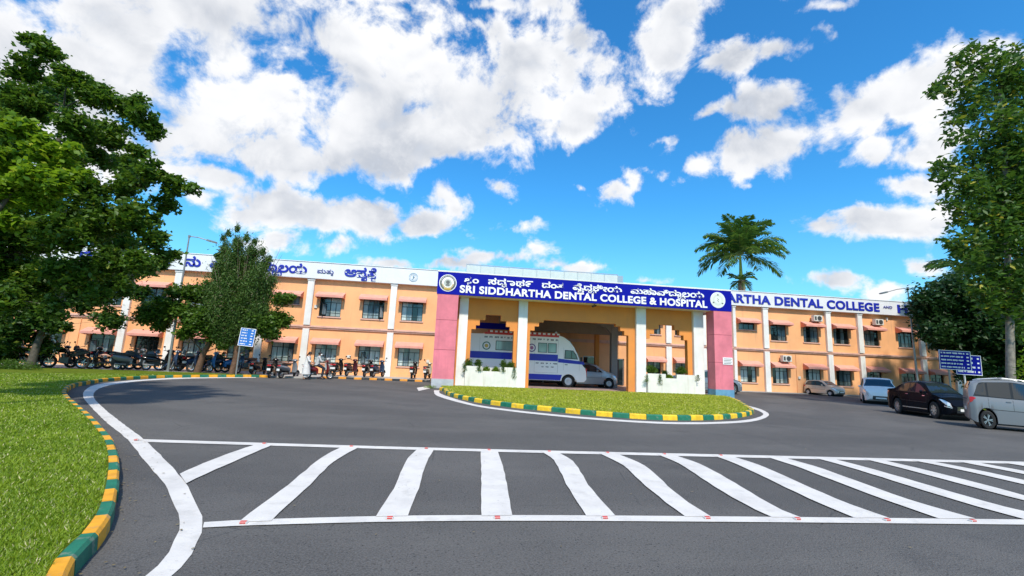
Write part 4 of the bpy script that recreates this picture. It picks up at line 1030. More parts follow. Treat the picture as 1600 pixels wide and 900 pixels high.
mb = MB(); mb.box(3.86, 3.985, -hw+.03, -hw+.22, .72, 1.28); mb.build('tail_light', redl, amb, bevel=.02)
mb = MB(); mb.box(3.80, 4.0, -hw+.02, hw-.02, .36, .62); mb.build('bumper', mat('bumper_grey', (.3, .3, .3), .6), amb, bevel=.03)
mb = MB(); mb.box(3.50, 3.58, -hw-.2, -hw-.02, 1.72, 2.0); mb.tube([(3.54, -hw+.02, 1.7), (3.54, -hw-.1, 1.8)], .02); mb.build('mirror', blackp, amb)
mb = MB(); mb.box(2.46, 2.64, -y-.03, -y-.002, 1.45, 1.49); mb.build('door_handle', blackp, body)
mb = MB(); mb.box(x_r+.2, 3.2, -.8, .8, .34, .6); mb.build('chassis', seam, amb)
for sd in (1, -1):
    for q in (xw, xr_): wheel(amb, q, -sd*(hw-.14), .40, .24, sd, 5, 'steel')
# ------------------------------------------------------------------ two wheelers
def bmat(c): return paint('bike_'+'_'.join('%02d' % int(k*99) for k in c), c, .15, .25)
BIKEG = 'motorcycles and scooters parked in front of the left wing'
def spoke_wheel(parent, x, r, w_, alloy=True):
    mb = MB(); mb.lathe([(r-.09, -w_*.4), (r-.05, -w_*.5), (r-.01, -w_*.35), (r, 0), (r-.01, w_*.35), (r-.05, w_*.5), (r-.09, w_*.4)], 'y', (0, 0, 0), 20, close=True)
    t = mb.build('wheel', rubber, parent, smooth=True, loc=(x, 0, r))
    mb = MB(); mb.lathe([(r-.085, -.03), (r-.11, -.02), (r-.11, .02), (r-.085, .03)], 'y', (0, 0, 0), 20, close=True); mb.lathe([(.001, -.05), (.05, -.05), (.05, .05), (.001, .05)], 'y', (0, 0, 0), 10)
    for k in range(6): a = 2*pi*k/6; mb.rbox(((r-.1)/2*cos(a), 0, (r-.1)/2*sin(a)), (r-.1, .02, .03), Matrix.Rotation(-a, 4, 'Y'))
    mb.build('rim', chrome, t); return t
def mirrors(t, x, z, w_=.32):
    for sd in (1, -1):
        mb = MB(); mb.tube([(x, sd*.22, z), (x-.03, sd*w_, z+.16)], .008, 6); mb.ball((x-.03, sd*(w_+.02), z+.20), (.02, .06, .045), 8); mb.build('mirror', blackp, t)
def scooter(label, c, seatc=(.02, .02, .022), loc=(0, 0, 0), rz=0):
    t = thing('scooter', label, 'scooter', loc, rz, BIKEG); P = bmat(c)
    spoke_wheel(t, -.60, .215, .11); spoke_wheel(t, .62, .215, .10)
    # rear body: lofted tail section
    mb = MB(); st = [(-.86, .70, .10, .10), (-.80, .68, .16, .20), (-.60, .62, .20, .30), (-.30, .58, .19, .30), (-.12, .54, .15, .26), (-.05, .50, .12, .2)]
    vs = []; n = 12
    for (x, zc, hw_, hh) in st:
        for k in range(n): a = 2*pi*k/n; vs.append((x, hw_*cos(a)*(1 if sin(a) > 0 else .95), zc-.02+hh*.5*sin(a)*(1 if sin(a) > 0 else 1.2)))
    fs = [(i*n+k, i*n+(k+1) % n, (i+1)*n+(k+1) % n, (i+1)*n+k) for i in range(len(st)-1) for k in range(n)]+[tuple(range(n)), tuple(range((len(st)-1)*n, len(st)*n))]
    mb._add(vs, fs); mb.box(-.14, -.04, -.13, .13, .30, .56); mb.build('rear_body', P, t, smooth=True)
    mb = MB(); mb.prism([(-.84, .76), (-.80, .82), (-.50, .84), (-.35, .79), (-.05, .80), (.02, .76), (.0, .71), (-.4, .70), (-.8, .72)], 'y', -.14, .14); mb.build('seat', mat('seat_%02d' % int(seatc[0]*99), seatc, .6), t, bevel=.025, smooth=True)
    mb = MB(); mb.box(-.06, .42, -.17, .17, .27, .33); mb.box(-.5, -.1, -.12, .10, .22, .42); mb.build('floorboard', blackp, t, bevel=.01)
    mb = MB(); vs = []; n = 14
    for (x, z, hw_, hd) in [(.38, .26, .10, .03), (.42, .34, .15, .05), (.47, .50, .17, .08), (.47, .66, .165, .08), (.43, .82, .13, .06), (.38, .95, .09, .05)]:
        for k in range(n): a = 2*pi*k/n; vs.append((x+hd*cos(a), hw_*sin(a), z))
    mb._add(vs, [(i*n+k, i*n+(k+1) % n, (i+1)*n+(k+1) % n, (i+1)*n+k) for i in range(5) for k in range(n)]+[tuple(range(n)), tuple(range(5*n, 6*n))]); mb.build('front_apron', P, t, smooth=True)
    mb = MB()
    for k in range(9):
        a0 = pi*(.05+.1*k); a1 = pi*(.05+.1*(k+1)); R0 = .26
        mb.poly([(.62+R0*cos(a0), -.065, .215+R0*sin(a0)), (.62+R0*cos(a1), -.065, .215+R0*sin(a1)), (.62+R0*cos(a1), .065, .215+R0*sin(a1)), (.62+R0*cos(a0), .065, .215+R0*sin(a0))])
    mb.build('front_mudguard', P, t)
    mb = MB(); mb.tube([(.62, .05, .22), (.50, .05, .62)], .018, 6); mb.tube([(.62, -.05, .22), (.50, -.05, .62)], .018, 6); mb.tube([(.46, 0, .6), (.38, 0, 1.0)], .025, 8); mb.build('fork', steel, t)
    mb = MB(); mb.ball((.38, 0, 1.0), (.12, .17, .09), 12); mb.tube([(.36, -.33, 1.03), (.38, -.12, 1.01), (.38, .12, 1.01), (.36, .33, 1.03)], .016, 6); mb.build('handlebar', P, t, smooth=True)
    mb = MB(); mb.ball((.47, 0, 1.0), (.04, .09, .06), 10); mb.build('headlight', headl, t, smooth=True)
    mb = MB(); mb.ball((-.85, 0, .70), (.035, .11, .055), 10); mb.build('tail_light', redl, t, smooth=True)
    mb = MB(); mb.box(-.90, -.87, -.09, .09, .42, .54); mb.box(-.89, -.72, -.06, .06, .30, .58, 1); mb.build('number_plate', [plate_m, blackp], t)
    mb = MB(); mb.tube([(-.95+.05, 0, .74), (-.95, 0, .80), (-.80, .14, .80)], .012, 6); mb.tube([(-.90, 0, .74), (-.95, 0, .80), (-.80, -.14, .80)], .012, 6); mb.build('grab_rail', steel, t)
    mb = MB(); mb.tube([(-.3, -.14, .28), (-.75, -.17, .30)], .04, 8); mb.build('exhaust', steel, t)
    mirrors(t, .36, 1.02)
    return t
def motorcycle(label, c, loc=(0, 0, 0), rz=0):
    t = thing('motorcycle', label, 'motorcycle', loc, rz, BIKEG); P = bmat(c)
    spoke_wheel(t, -.64, .30, .11); spoke_wheel(t, .66, .30, .09)
    mb = MB(); mb.prism([(-.02, .72), (.02, .90), (.18, .98), (.38, .94), (.46, .82), (.36, .74)], 'y', -.13, .13); mb.build('fuel_tank', P, t, bevel=.05, smooth=True)
    mb = MB(); mb.prism([(-.80, .84), (-.78, .90), (-.45, .88), (-.05, .80), (.04, .78), (.0, .72), (-.5, .78)], 'y', -.13, .13); mb.build('seat', mat('seat_02', (.02, .02, .022), .6), t, bevel=.025, smooth=True)
    mb = MB(); mb.prism([(-.92, .80), (-.86, .86), (-.4, .76), (-.05, .70), (-.15, .55), (-.5, .64)], 'y', -.11, .11); mb.build('side_panel', P, t, bevel=.03, smooth=True)
    mb = MB(); mb.box(-.12, .26, -.13, .13, .26, .52); mb.tube([(.12, 0, .5), (.18, 0, .70)], .09, 10)
    for k in range(5): mb.box(.03, .25, -.12, .12, .53+.03*k, .54+.03*k)
    mb.build('engine', mat('engine_metal', (.16, .16, .16), .4, .8), t)
    mb = MB(); mb.tube([(.42, 0, .86), (.30, 0, .5), (.2, 0, .24), (-.2, 0, .26), (-.3, 0, .7), (.42, 0, .86)], .022, 6); mb.tube([(-.2, .09, .28), (-.64, .09, .30)], .025, 6); mb.tube([(-.2, -.09, .28), (-.64, -.09, .30)], .025, 6); mb.tube([(-.4, .10, .70), (-.58, .10, .34)], .03, 6); mb.tube([(-.4, -.10, .70), (-.58, -.10, .34)], .03, 6); mb.build('frame', blackp, t)
    mb = MB()
    for sd in (1, -1): mb.tube([(.66, sd*.075, .30), (.42, sd*.075, .98)], .02, 6)
    mb.build('fork', chrome, t)
    mb = MB(); mb.tube([(.30, -.36, 1.04), (.38, -.2, 1.06), (.42, 0, 1.0), (.38, .2, 1.06), (.30, .36, 1.04)], .015, 6); mb.build('handlebar', blackp, t)
    mb = MB(); mb.prism([(.44, .84), (.56, .86), (.56, 1.0), (.50, 1.12), (.42, 1.02)], 'y', -.12, .12); mb.build('headlamp_cowl', P, t, bevel=.03, smooth=True)
    mb = MB(); mb.ball((.57, 0, .92), (.03, .085, .07), 10); mb.build('headlight', headl, t, smooth=True)
    mb = MB(); mb.box(-.95, -.90, -.07, .07, .76, .83); mb.build('tail_light', redl, t, bevel=.01)
    mb = MB(); mb.tube([(.28, -.14, .48), (.34, -.15, .26), (.1, -.15, .20), (-.3, -.15, .26), (-.78, -.16, .36)], [.02, .02, .022, .04, .05], 8); mb.build('exhaust', chrome, t)
    mb = MB()
    for (xc, a_, b_, R0) in [(.66, .15, .75, .34), (-.64, .3, .95, .35)]:
        for k in range(6):
            a0 = pi*(a_+(b_-a_)*k/6); a1 = pi*(a_+(b_-a_)*(k+1)/6)
            mb.poly([(xc+R0*cos(a0), -.06, .30+R0*sin(a0)), (xc+R0*cos(a1), -.06, .30+R0*sin(a1)), (xc+R0*cos(a1), .06, .30+R0*sin(a1)), (xc+R0*cos(a0), .06, .30+R0*sin(a0))])
    mb.build('mudguard', P, t)
    mb = MB(); mb.box(-.96, -.945, -.09, .09, .56, .68); mb.build('number_plate', plate_m, t)
    mirrors(t, .34, 1.06, .34)
    return t
BK = (.012, .012, .014); RD = (.16, .012, .012); BL = (.03, .16, .42); SV = (.20, .21, .23); WH = (.4, .4, .4); DB = (.03, .05, .10); BG = (.5, .46, .36); MR = (.07, .012, .018)
bikes = [ # px, Y, kind, colour, heading degrees (0 = towards the right), label
 (8, 28.9, 'm', BK, 188, 'black motorcycle furthest left beside the low hedge'),
 (36, 30.6, 'm', SV, 182, 'silver and black motorcycle seen from the side, left of the thin tree trunk'),
 (84, 30.0, 's', BK, 20, 'black scooter with a red tail lamp just right of the thin tree trunk'),
 (103, 29.6, 'm', BK, 188, 'large black motorcycle with mirrors, right of the thin tree trunk'),
 (131, 30.4, 'm', DB, 175, 'dark motorcycle with a blue tail standing alone before the gap'),
 (168, 30.4, 's', BK, 215, 'black scooter with raised screen, first one right of the gap'),
 (192, 31.2, 'm', BK, 10, 'black motorcycle under the second lower window'),
 (206, 30.4, 's', SV, 50, 'silver scooter with a big red tail lamp left of the lamp post'),
 (226, 31.0, 'm', DB, 10, 'dark blue motorcycle with long seat left of the lamp post'),
 (252, 31.2, 's', BK, 30, 'black scooter just behind the lamp post'),
 (270, 31.6, 's', BK, 150, 'black scooter just right of the lamp post'),
 (288, 31.2, 's', DB, 235, 'dark scooter left of the leaning tree trunk'),
 (303, 31.9, 'm', SV, 200, 'silver motorcycle behind the leaning tree trunk'),
 (321, 31.3, 's', DB, 215, 'dark blue scooter just right of the leaning tree trunk'),
 (334, 31.9, 'm', BK, 350, 'black motorcycle midway between the two tree trunks'),
 (348, 31.4, 's', BL, 225, 'bright blue scooter beside the brown tree trunk'),
 (384, 31.5, 's', DB, 262, 'dark scooter facing the road below the blue post sign'),
 (407, 31.6, 's', BK, 80, 'black scooter with its tail to the road at the kerb end'),
 (431, 31.2, 's', BK, 96, 'black scooter with a red tail lamp standing alone on the road edge'),
 (456, 31.5, 's', SV, 70, 'silver scooter with a red tail beside the walking woman'),
 (489, 31.4, 's', RD, 55, 'red and black scooter with a person sitting on it'),
 (514, 33.2, 's', WH, 115, 'white and red scooter right of the seated rider'),
 (529, 33.3, 's', BK, 85, 'dark scooter next to the white one'),
 (550, 33.2, 's', MR, 75, 'maroon scooter in front of the bare wall with the meter box'),
 (576, 33.2, 's', BK, 80, 'black scooter below the last but one lower window'),
 (592, 33.2, 's', DB, 70, 'dark blue scooter left of the last white pilaster'),
 (647, 33.4, 's', BK, 85, 'black scooter alone under the window beside the pink pillar'),
 (669, 33.6, 's', BG, 80, 'beige scooter partly hidden by the left pink pillar')]
protos = {}
for (px, Y, k, c, hd, lab) in bikes:
    x = PL(px, 570, Y)[0]; z = .13 if Y > 31.9 and px > 500 else (.11 if Y > 30.4 and px < 400 else (.0 if px > 400 else .11))
    if px in (431, 456, 489): Y = 31.1; z = .10 if px < 0 else .0; x = PL(px, 585, 30.6)[0]; Y = 30.0
    key = (k, c)
    if key not in protos:
        protos[key] = (scooter if k == 's' else motorcycle)(lab, c); o = protos[key]
    else:
        o = copy_tree(protos[key]); o['label'] = lab
    o.location = (x, Y, z); o.rotation_euler = (0, 0, radians(hd)); o.scale = (1.2,)*3 if px < 400 else (1.08,)*3
# ------------------------------------------------------------------ people
def skinfig(name, pts, edges, m, parent=None, sub=1):
    me = bpy.data.meshes.new(name); me.from_pydata([p[:3] for p in pts], edges, []); me.materials.append(m)
    o = bpy.data.objects.new(name, me); COL.objects.link(o)
    md = o.modifiers.new('s', 'SKIN'); md.use_smooth_shade = True
    for i, p in enumerate(pts):
        sv = me.skin_vertices[0].data[i]; r = p[3]; sv.radius = (r, r) if not hasattr(r, '__len__') else r
    me.skin_vertices[0].data[0].use_root = True
    o.modifiers.new('u', 'SUBSURF').levels = sub
    dg = bpy.context.evaluated_depsgraph_get(); dg.update(); nm = bpy.data.meshes.new_from_object(o.evaluated_get(dg))
    bpy.data.objects.remove(o); nm.name = name
    if not nm.materials: nm.materials.append(m)
    o = bpy.data.objects.new(name, nm); COL.objects.link(o)
    if parent: o.parent = parent
    return o
skin = mat('skin', (.30, .16, .10), .6)
hairm = mat('hair', (.01, .008, .007), .5)
def hand_pts(pts, edges, wi, w_, d, side):
    """palm, four unequal fingers and a thumb grown from wrist index wi at point w_ in direction d"""
    d = Vector(d).normalized(); a = d.cross(Vector((0, 0, 1))); a = a.normalized() if a.length > .1 else Vector((1, 0, 0)); b_ = d.cross(a).normalized()
    w_ = Vector(w_); pm = w_+d*.075
    i = len(pts); pts.append((*pm, (.034, .016))); edges.append((wi, i))
    for k, (o_, l) in enumerate([(-.030, .062), (-.010, .075), (.010, .070), (.029, .055)]):
        q0 = pm+d*.02+b_*o_; q1 = q0+d*l*.5; q2 = q1+d*l*.42+a*.02*side; j = len(pts)
        pts.append((*q0, .010)); pts.append((*q1, .009)); pts.append((*q2, .007)); edges += [(i, j), (j, j+1), (j+1, j+2)]
    q0 = w_+d*.035-b_*.03; q1 = q0+d*.03-b_*.03; j = len(pts); pts.append((*q0, .012)); pts.append((*q1, .009)); edges += [(i, j), (j, j+1)]
def head(t, c, fwd, hair, mask=False):
    c = Vector(c); f = Vector(fwd).normalized(); s_ = f.cross(Vector((0, 0, 1))).normalized()
    mb = MB(); mb.ball(tuple(c+f*.085-Vector((0, 0, .015))), .016, 6); mb.build('nose', skin, t)
    for sd in (1, -1):
        mb = MB(); mb.ball(tuple(c+f*.082+s_*sd*.033+Vector((0, 0, .015))), .011, 6); mb.build('eye', mat('eye_dark', (.02, .02, .02), .2), t)
        mb = MB(); mb.ball(tuple(c+s_*sd*.078), (.018, .018, .03), 6); mb.build('ear', skin, t)
    mb = MB(); mb.ball(tuple(c+f*.084-Vector((0, 0, .055))), (.02, .02, .008), 6); mb.build('mouth', mat('lips', (.25, .08, .07), .5), t)
    if mask: mb = MB(); mb.ball(tuple(c+f*.045-Vector((0, 0, .035))), (.062, .062, .055), 10); mb.build('face_mask', letwhite, t, smooth=True)
def person_body(t, J, m=skin):
    """J: joints dict -> one continuous skin"""
    pts = []; ed = []; ix = {}
    def P(n, r, par=None):
        ix[n] = len(pts); pts.append((*J[n], r))
        if par: ed.append((ix[par], ix[n]))
    P('pelvis', (.15, .11)); P('waist', (.125, .09), 'pelvis'); P('chest', (.16, .11), 'waist'); P('neck', .05, 'chest'); P('chin', .055, 'neck'); P('head', (.085, .095), 'chin'); P('crown', .06, 'head')
    for s_ in 'lr':
        P('sh'+s_, .055, 'chest'); P('el'+s_, .040, 'sh'+s_); P('wr'+s_, .026, 'el'+s_)
        P('hip'+s_, .09, 'pelvis'); P('kn'+s_, .058, 'hip'+s_); P('an'+s_, .036, 'kn'+s_); P('toe'+s_, .034, 'an'+s_)
    for s_, q in (('l', 1), ('r', -1)): hand_pts(pts, ed, ix['wr'+s_], J['wr'+s_], Vector(J['wr'+s_])-Vector(J['el'+s_]), q)
    return skinfig('body', pts, ed, m, t, 1)
def cloth(t, name, rings, m, n=16, thick=0):
    """rings: (centre xyz, rx, ry)"""
    mb = MB(); vs = []
    for (c, rx, ry) in rings:
        for k in range(n):
            a = 2*pi*k/n; f = 1+.05*sin(a*5+c[2]*9); vs.append((c[0]+rx*f*cos(a), c[1]+ry*f*sin(a), c[2]))
    mb._add(vs, [(i*n+k, i*n+(k+1) % n, (i+1)*n+(k+1) % n, (i+1)*n+k) for i in range(len(rings)-1) for k in range(n)]); return mb.build(name, m, t, smooth=True)
# woman walking in a long white coat dress, turned to the scooter rider (+x), arm forward
X1, Y1 = G(481, 591); 
X1, Y1 = PL(479, 575, 29.2)[0], 29.2
p1 = thing('person', 'person in a long white dress with tied dark hair walking towards the seated rider', 'person', (X1, Y1, 0), 0)
J = dict(pelvis=(0,0,.90), waist=(.02,0,1.06), chest=(.05,0,1.27), neck=(.08,0,1.42), chin=(.12,0,1.47), head=(.13,0,1.55), crown=(.11,0,1.61),
 shl=(.05,.17,1.35), ell=(.02,.22,1.08), wrl=(.20,.20,.92), shr=(.06,-.17,1.35), elr=(.16,-.22,1.12), wrr=(.38,-.18,1.02),
 hipl=(0,.09,.85), knl=(.10,.09,.47), anl=(.02,.09,.08), toel=(.16,.09,.04), hipr=(0,-.09,.85), knr=(.02,-.09,.47), anr=(-.12,-.09,.09), toer=(.02,-.10,.04))
person_body(p1, J); head(p1, (.15, 0, 1.54), (1, -.25, -.1), 0)
wcl = mat('white_cloth', (.66, .64, .62), .9, var=.1, vscale=8)
cloth(p1, 'dress', [((.08,0,1.42), .06, .09), ((.05,0,1.38), .10, .18), ((.05,0,1.27), .135, .20), ((.02,0,1.06), .125, .165), ((0,0,.92), .165, .20), ((0,0,.6), .21, .22), ((.01,0,.32), .25, .24)], wcl)
cloth(p1, 'trousers', [((.03,0,.5), .14, .16), ((-.02,0,.14), .16, .14)], wcl)
for s_ in 'lr':
    a, b_, c = J['sh'+s_], J['el'+s_], J['wr'+s_]
    mb = MB(); mb.tube([a, b_, Vector(b_).lerp(Vector(c), .5)], [.07, .06, .055], 10); mb.build('sleeve', wcl, p1, smooth=True)
mb = MB(); mb.ball((.105, 0, 1.575), (.10, .088, .10), 12); mb.tube([(.03, 0, 1.55), (-.04, 0, 1.45), (-.05, 0, 1.30)], [.04, .035, .02], 8); mb.build('hair', hairm, p1, smooth=True)
# rider sitting on the red scooter, turned to the right
X2 = X1+.52; 
bk = [o for o in COL.objects if o.get('label', '').startswith('red and black scooter')][0]
X2 = PL(495, 575, 30.2)[0]; bk.location = (X2+.14, 30.24, 0); bk.rotation_euler = (0, 0, radians(20))
p2 = thing('person', 'person in a pale grey shirt and dark trousers sitting on the red and black scooter', 'person', (X2, 30.2, 0), radians(20))
J = dict(pelvis=(0,0,.90), waist=(.02,0,1.05), chest=(.06,0,1.27), neck=(.09,0,1.43), chin=(.12,0,1.48), head=(.13,0,1.56), crown=(.11,0,1.62),
 shl=(.06,.18,1.36), ell=(.20,.24,1.12), wrl=(.38,.26,1.06), shr=(.06,-.18,1.36), elr=(.18,-.25,1.12), wrr=(.40,-.26,1.06),
 hipl=(.02,.10,.88), knl=(.40,.18,.72), anl=(.36,.22,.12), toel=(.52,.22,.05), hipr=(.02,-.10,.88), knr=(.42,-.20,.66), anr=(.30,-.26,.10), toer=(.46,-.28,.04))
person_body(p2, J); head(p2, (.15, 0, 1.55), (1, -.4, 0), 0, True)
gcl = mat('grey_cloth', (.45, .46, .46), .9, var=.1, vscale=8); dcl = mat('dark_trousers', (.02, .025, .04), .9)
cloth(p2, 'shirt', [((.09,0,1.43), .06, .09), ((.06,0,1.39), .10, .19), ((.06,0,1.27), .14, .21), ((.02,0,1.06), .135, .18), ((0,0,.86), .17, .20)], gcl)
for s_ in 'lr':
    a, b_, c = J['sh'+s_], J['el'+s_], J['wr'+s_]
    mb = MB(); mb.tube([a, b_, Vector(b_).lerp(Vector(c), .5)], [.07, .06, .05], 10); mb.build('sleeve', gcl, p2, smooth=True)
    mb = MB(); mb.tube([J['hip'+s_], J['kn'+s_], Vector(J['kn'+s_]).lerp(Vector(J['an'+s_]), .9)], [.11, .075, .06], 10); mb.build('trouser_leg', dcl, p2, smooth=True)
    mb = MB(); q = Vector(J['toe'+s_]); mb.ball((q.x-.06, q.y, .045), (.13, .05, .045), 10); mb.build('shoe', blackp, p2, smooth=True)
mb = MB(); mb.ball((.10, 0, 1.59), (.105, .095, .10), 12); mb.build('hair', hairm, p2, smooth=True)
# ------------------------------------------------------------------ lamp posts and signs
def lamp(x, y, top, lean, armvec, label):
    t = thing('street_lamp', label, 'street lamp', (x, y, 0.0), 0, 'street lamps')
    mb = MB(); n = 8; pts = [(lean[0]*k/n, lean[1]*k/n, .1+(top-.1)*k/n) for k in range(n+1)]; mb.tube(pts, [.085-.045*k/n for k in range(n+1)], 10); mb.build('pole', steel, t, smooth=True)
    mb = MB(); mb.box(-.16, .16, -.16, .16, -.02, .14); mb.box(-.12, .12, -.12, .12, .14, .17, 1); mb.build('base', [conc, steel], t)
    a = Vector((lean[0], lean[1], top)); e = a+Vector(armvec)
    mb = MB(); mb.tube([a-Vector((0, 0, .05)), a.lerp(e, .5)+Vector((0, 0, .03)), e], .028, 8); mb.box(a.x-.05, a.x+.05, a.y-.05, a.y+.05, a.z-.14, a.z+.02); mb.build('arm', steel, t)
    d = Vector(armvec).normalized(); mb = MB(); T = Matrix.Translation(e+d*.28)@d.to_track_quat('X', 'Z').to_matrix().to_4x4()
    mb.T = T; mb.prism([(-.32, -.05), (.30, -.04), (.34, .0), (.25, .05), (-.28, .06)], 'y', -.11, .11); h = mb.build('lamp_head', steel, t, bevel=.015)
    mb = MB(); mb.T = T; mb.box(-.22, .24, -.085, .085, -.062, -.05); mb.build('lens', mat('lamp_lens', (.5, .52, .5), .2), h)
    return t
xa, ya = G(262, 581, .1); xa, ya = -16.9, 30.4
xa = PL(262, 581, 30.4)[0]; tz = PL(296, 368, 30.4)
lamp(xa, ya, tz[1], (tz[0]-xa, 0), (PL(332, 376, 30.4)[0]-tz[0]-.3, 0, PL(332, 376, 30.4)[1]-tz[1]), 'grey street lamp leaning slightly right in front of the left wing')
xb, yb = PL(1434, 597, 29.5)[0], 29.5; tz = PL(1418, 449, 29.5); e_ = PL(1380, 456, 29.5)
lamp(xb, yb, tz[1], (tz[0]-xb, 0), (e_[0]-tz[0]+.3, 0, e_[1]-tz[1]), 'grey street lamp with its arm to the left beside the black sedan')
def board_sign(name, label, x, y, z0, z1, w_, rz, post, group=None, rows=5, cat='sign', tilt=0, postm=None, z_g=.1, seed=1, bm=None):
    t = thing(name, label, cat, (x, y, z_g), rz, group); r_ = random.Random(seed)
    z0 -= z_g; z1 -= z_g
    T = Matrix.Translation((0, 0, (z0+z1)/2))@Matrix.Rotation(tilt, 4, 'Y')@Matrix.Translation((0, 0, -(z0+z1)/2))
    mb = MB(); mb.T = T; mb.box(-w_/2, w_/2, -.02, .02, z0, z1); bd = mb.build('board', bm or bluem, t)
    mb = MB(); mb.T = T; q = .03
    mb.box(-w_/2, w_/2, -.026, -.021, z0, z0+q); mb.box(-w_/2, w_/2, -.026, -.021, z1-q, z1); mb.box(-w_/2, -w_/2+q, -.026, -.021, z0+q, z1-q); mb.box(w_/2-q, w_/2, -.026, -.021, z0+q, z1-q); mb.build('border', letwhite, bd)
    mb = MB(); mb.T = T; H = z1-z0
    for k in range(rows):
        zc = z1-H*(k+.75)/(rows+.5); x = -w_/2+.10; xe = w_/2-.35+r_.uniform(-.15, .0); hh = H/(rows+.5)*.42
        while x < xe:
            n_ = r_.randint(2, 6)
            for _ in range(n_):
                ww = hh*.55; mb.box(x, x+ww*.75, -.026, -.0215, zc-hh/2*(1 if r_.random() < .7 else .6), zc+hh/2); x += ww
                if x > xe: break
            x += hh*.5
        mb.box(w_/2-.24, w_/2-.24+.12, -.026, -.0215, zc-hh*.4, zc+hh*.4)
    mb.build('lettering', letwhite, bd)
    mb = MB()
    for px_ in post: mb.tube([(px_, .06, -.08), (px_, .06, z1-.05)], .045, 8)
    mb.build('post', postm or steel, t, smooth=True)
    return t
s1 = PL(1492, 563, 23); s0z = PL(1495, 586, 23)[1]; s1z = PL(1495, 548, 23)[1]
wv = PL(1514, 565, 23)[0]-PL(1472, 562, 23)[0]
board_sign('direction_sign', 'larger blue direction board with lines of white text right of the lamp', s1[0], 23, PL(1493, 578, 23)[1], PL(1493, 548, 23)[1], wv*.98, radians(-10), [-.35], 'blue direction boards', 5, seed=2, tilt=radians(1.2))
wv2 = PL(1530, 570, 24.2)[0]-PL(1497, 570, 24.2)[0]
board_sign('direction_sign', 'smaller blue direction board partly behind the larger one', PL(1513, 570, 24.2)[0], 24.2, PL(1515, 586, 24.2)[1], PL(1515, 555, 24.2)[1], wv2, radians(-10), [-.25], 'blue direction boards', 4, seed=8, tilt=radians(1.2), postm=white)
board_sign('post_sign', 'pale blue post sign with lines of text between the brown trunk and a pilaster', PL(386, 528, 28.9)[0], 28.9, PL(387, 541, 28.9)[1], PL(387, 513, 28.9)[1], .84, radians(4), [-.35], None, 6, tilt=radians(4), seed=4, bm=mat('sign_light_blue', (.03, .17, .55), .4, var=.1))
# ------------------------------------------------------------------ plants
def numesh(name, V, F, m, parent=None):
    me = bpy.data.meshes.new(name); n = len(V); k = F.shape[1]
    me.vertices.add(n); me.vertices.foreach_set('co', V.astype(np.float32).ravel())
    me.loops.add(F.size); me.loops.foreach_set('vertex_index', F.astype(np.int32).ravel())
    me.polygons.add(len(F)); me.polygons.foreach_set('loop_start', np.arange(0, F.size, k, dtype=np.int32)); me.polygons.foreach_set('loop_total', np.full(len(F), k, dtype=np.int32))
    me.update(calc_edges=True); me.materials.append(m); o = bpy.data.objects.new(name, me); COL.objects.link(o)
    if parent: o.parent = parent
    return o
def leaves(centres, size, aspect=.5, droop=.3, up=.6, fold=.25):
    """folded leaf shapes (two quads) at the centres; returns V, F"""
    n = len(centres); d = rng.normal(size=(n, 3)); d[:, 2] = d[:, 2]*.5-droop; d /= np.linalg.norm(d, axis=1)[:, None]
    nn = rng.normal(size=(n, 3)); nn[:, 2] = np.abs(nn[:, 2])+up; s = np.cross(d, nn); s /= np.linalg.norm(s, axis=1)[:, None]; u = np.cross(s, d)
    L = size*rng.uniform(.6, 1.3, n)[:, None]; W_ = L*aspect*.5
    c = centres; a = c-d*L*.5; b_ = c+d*L*.5; m1 = c-d*L*.05
    l1 = m1+s*W_+u*L*fold*.3; r1 = m1-s*W_+u*L*fold*.3
    V = np.stack([a, l1, b_, r1], 1).reshape(-1, 3); i = np.arange(n)*4
    F = np.stack([i, i+1, i+2, i+3], 1); F = np.concatenate([np.stack([i, i+1, i+2], 1), np.stack([i, i+2, i+3], 1)])
    return V, F
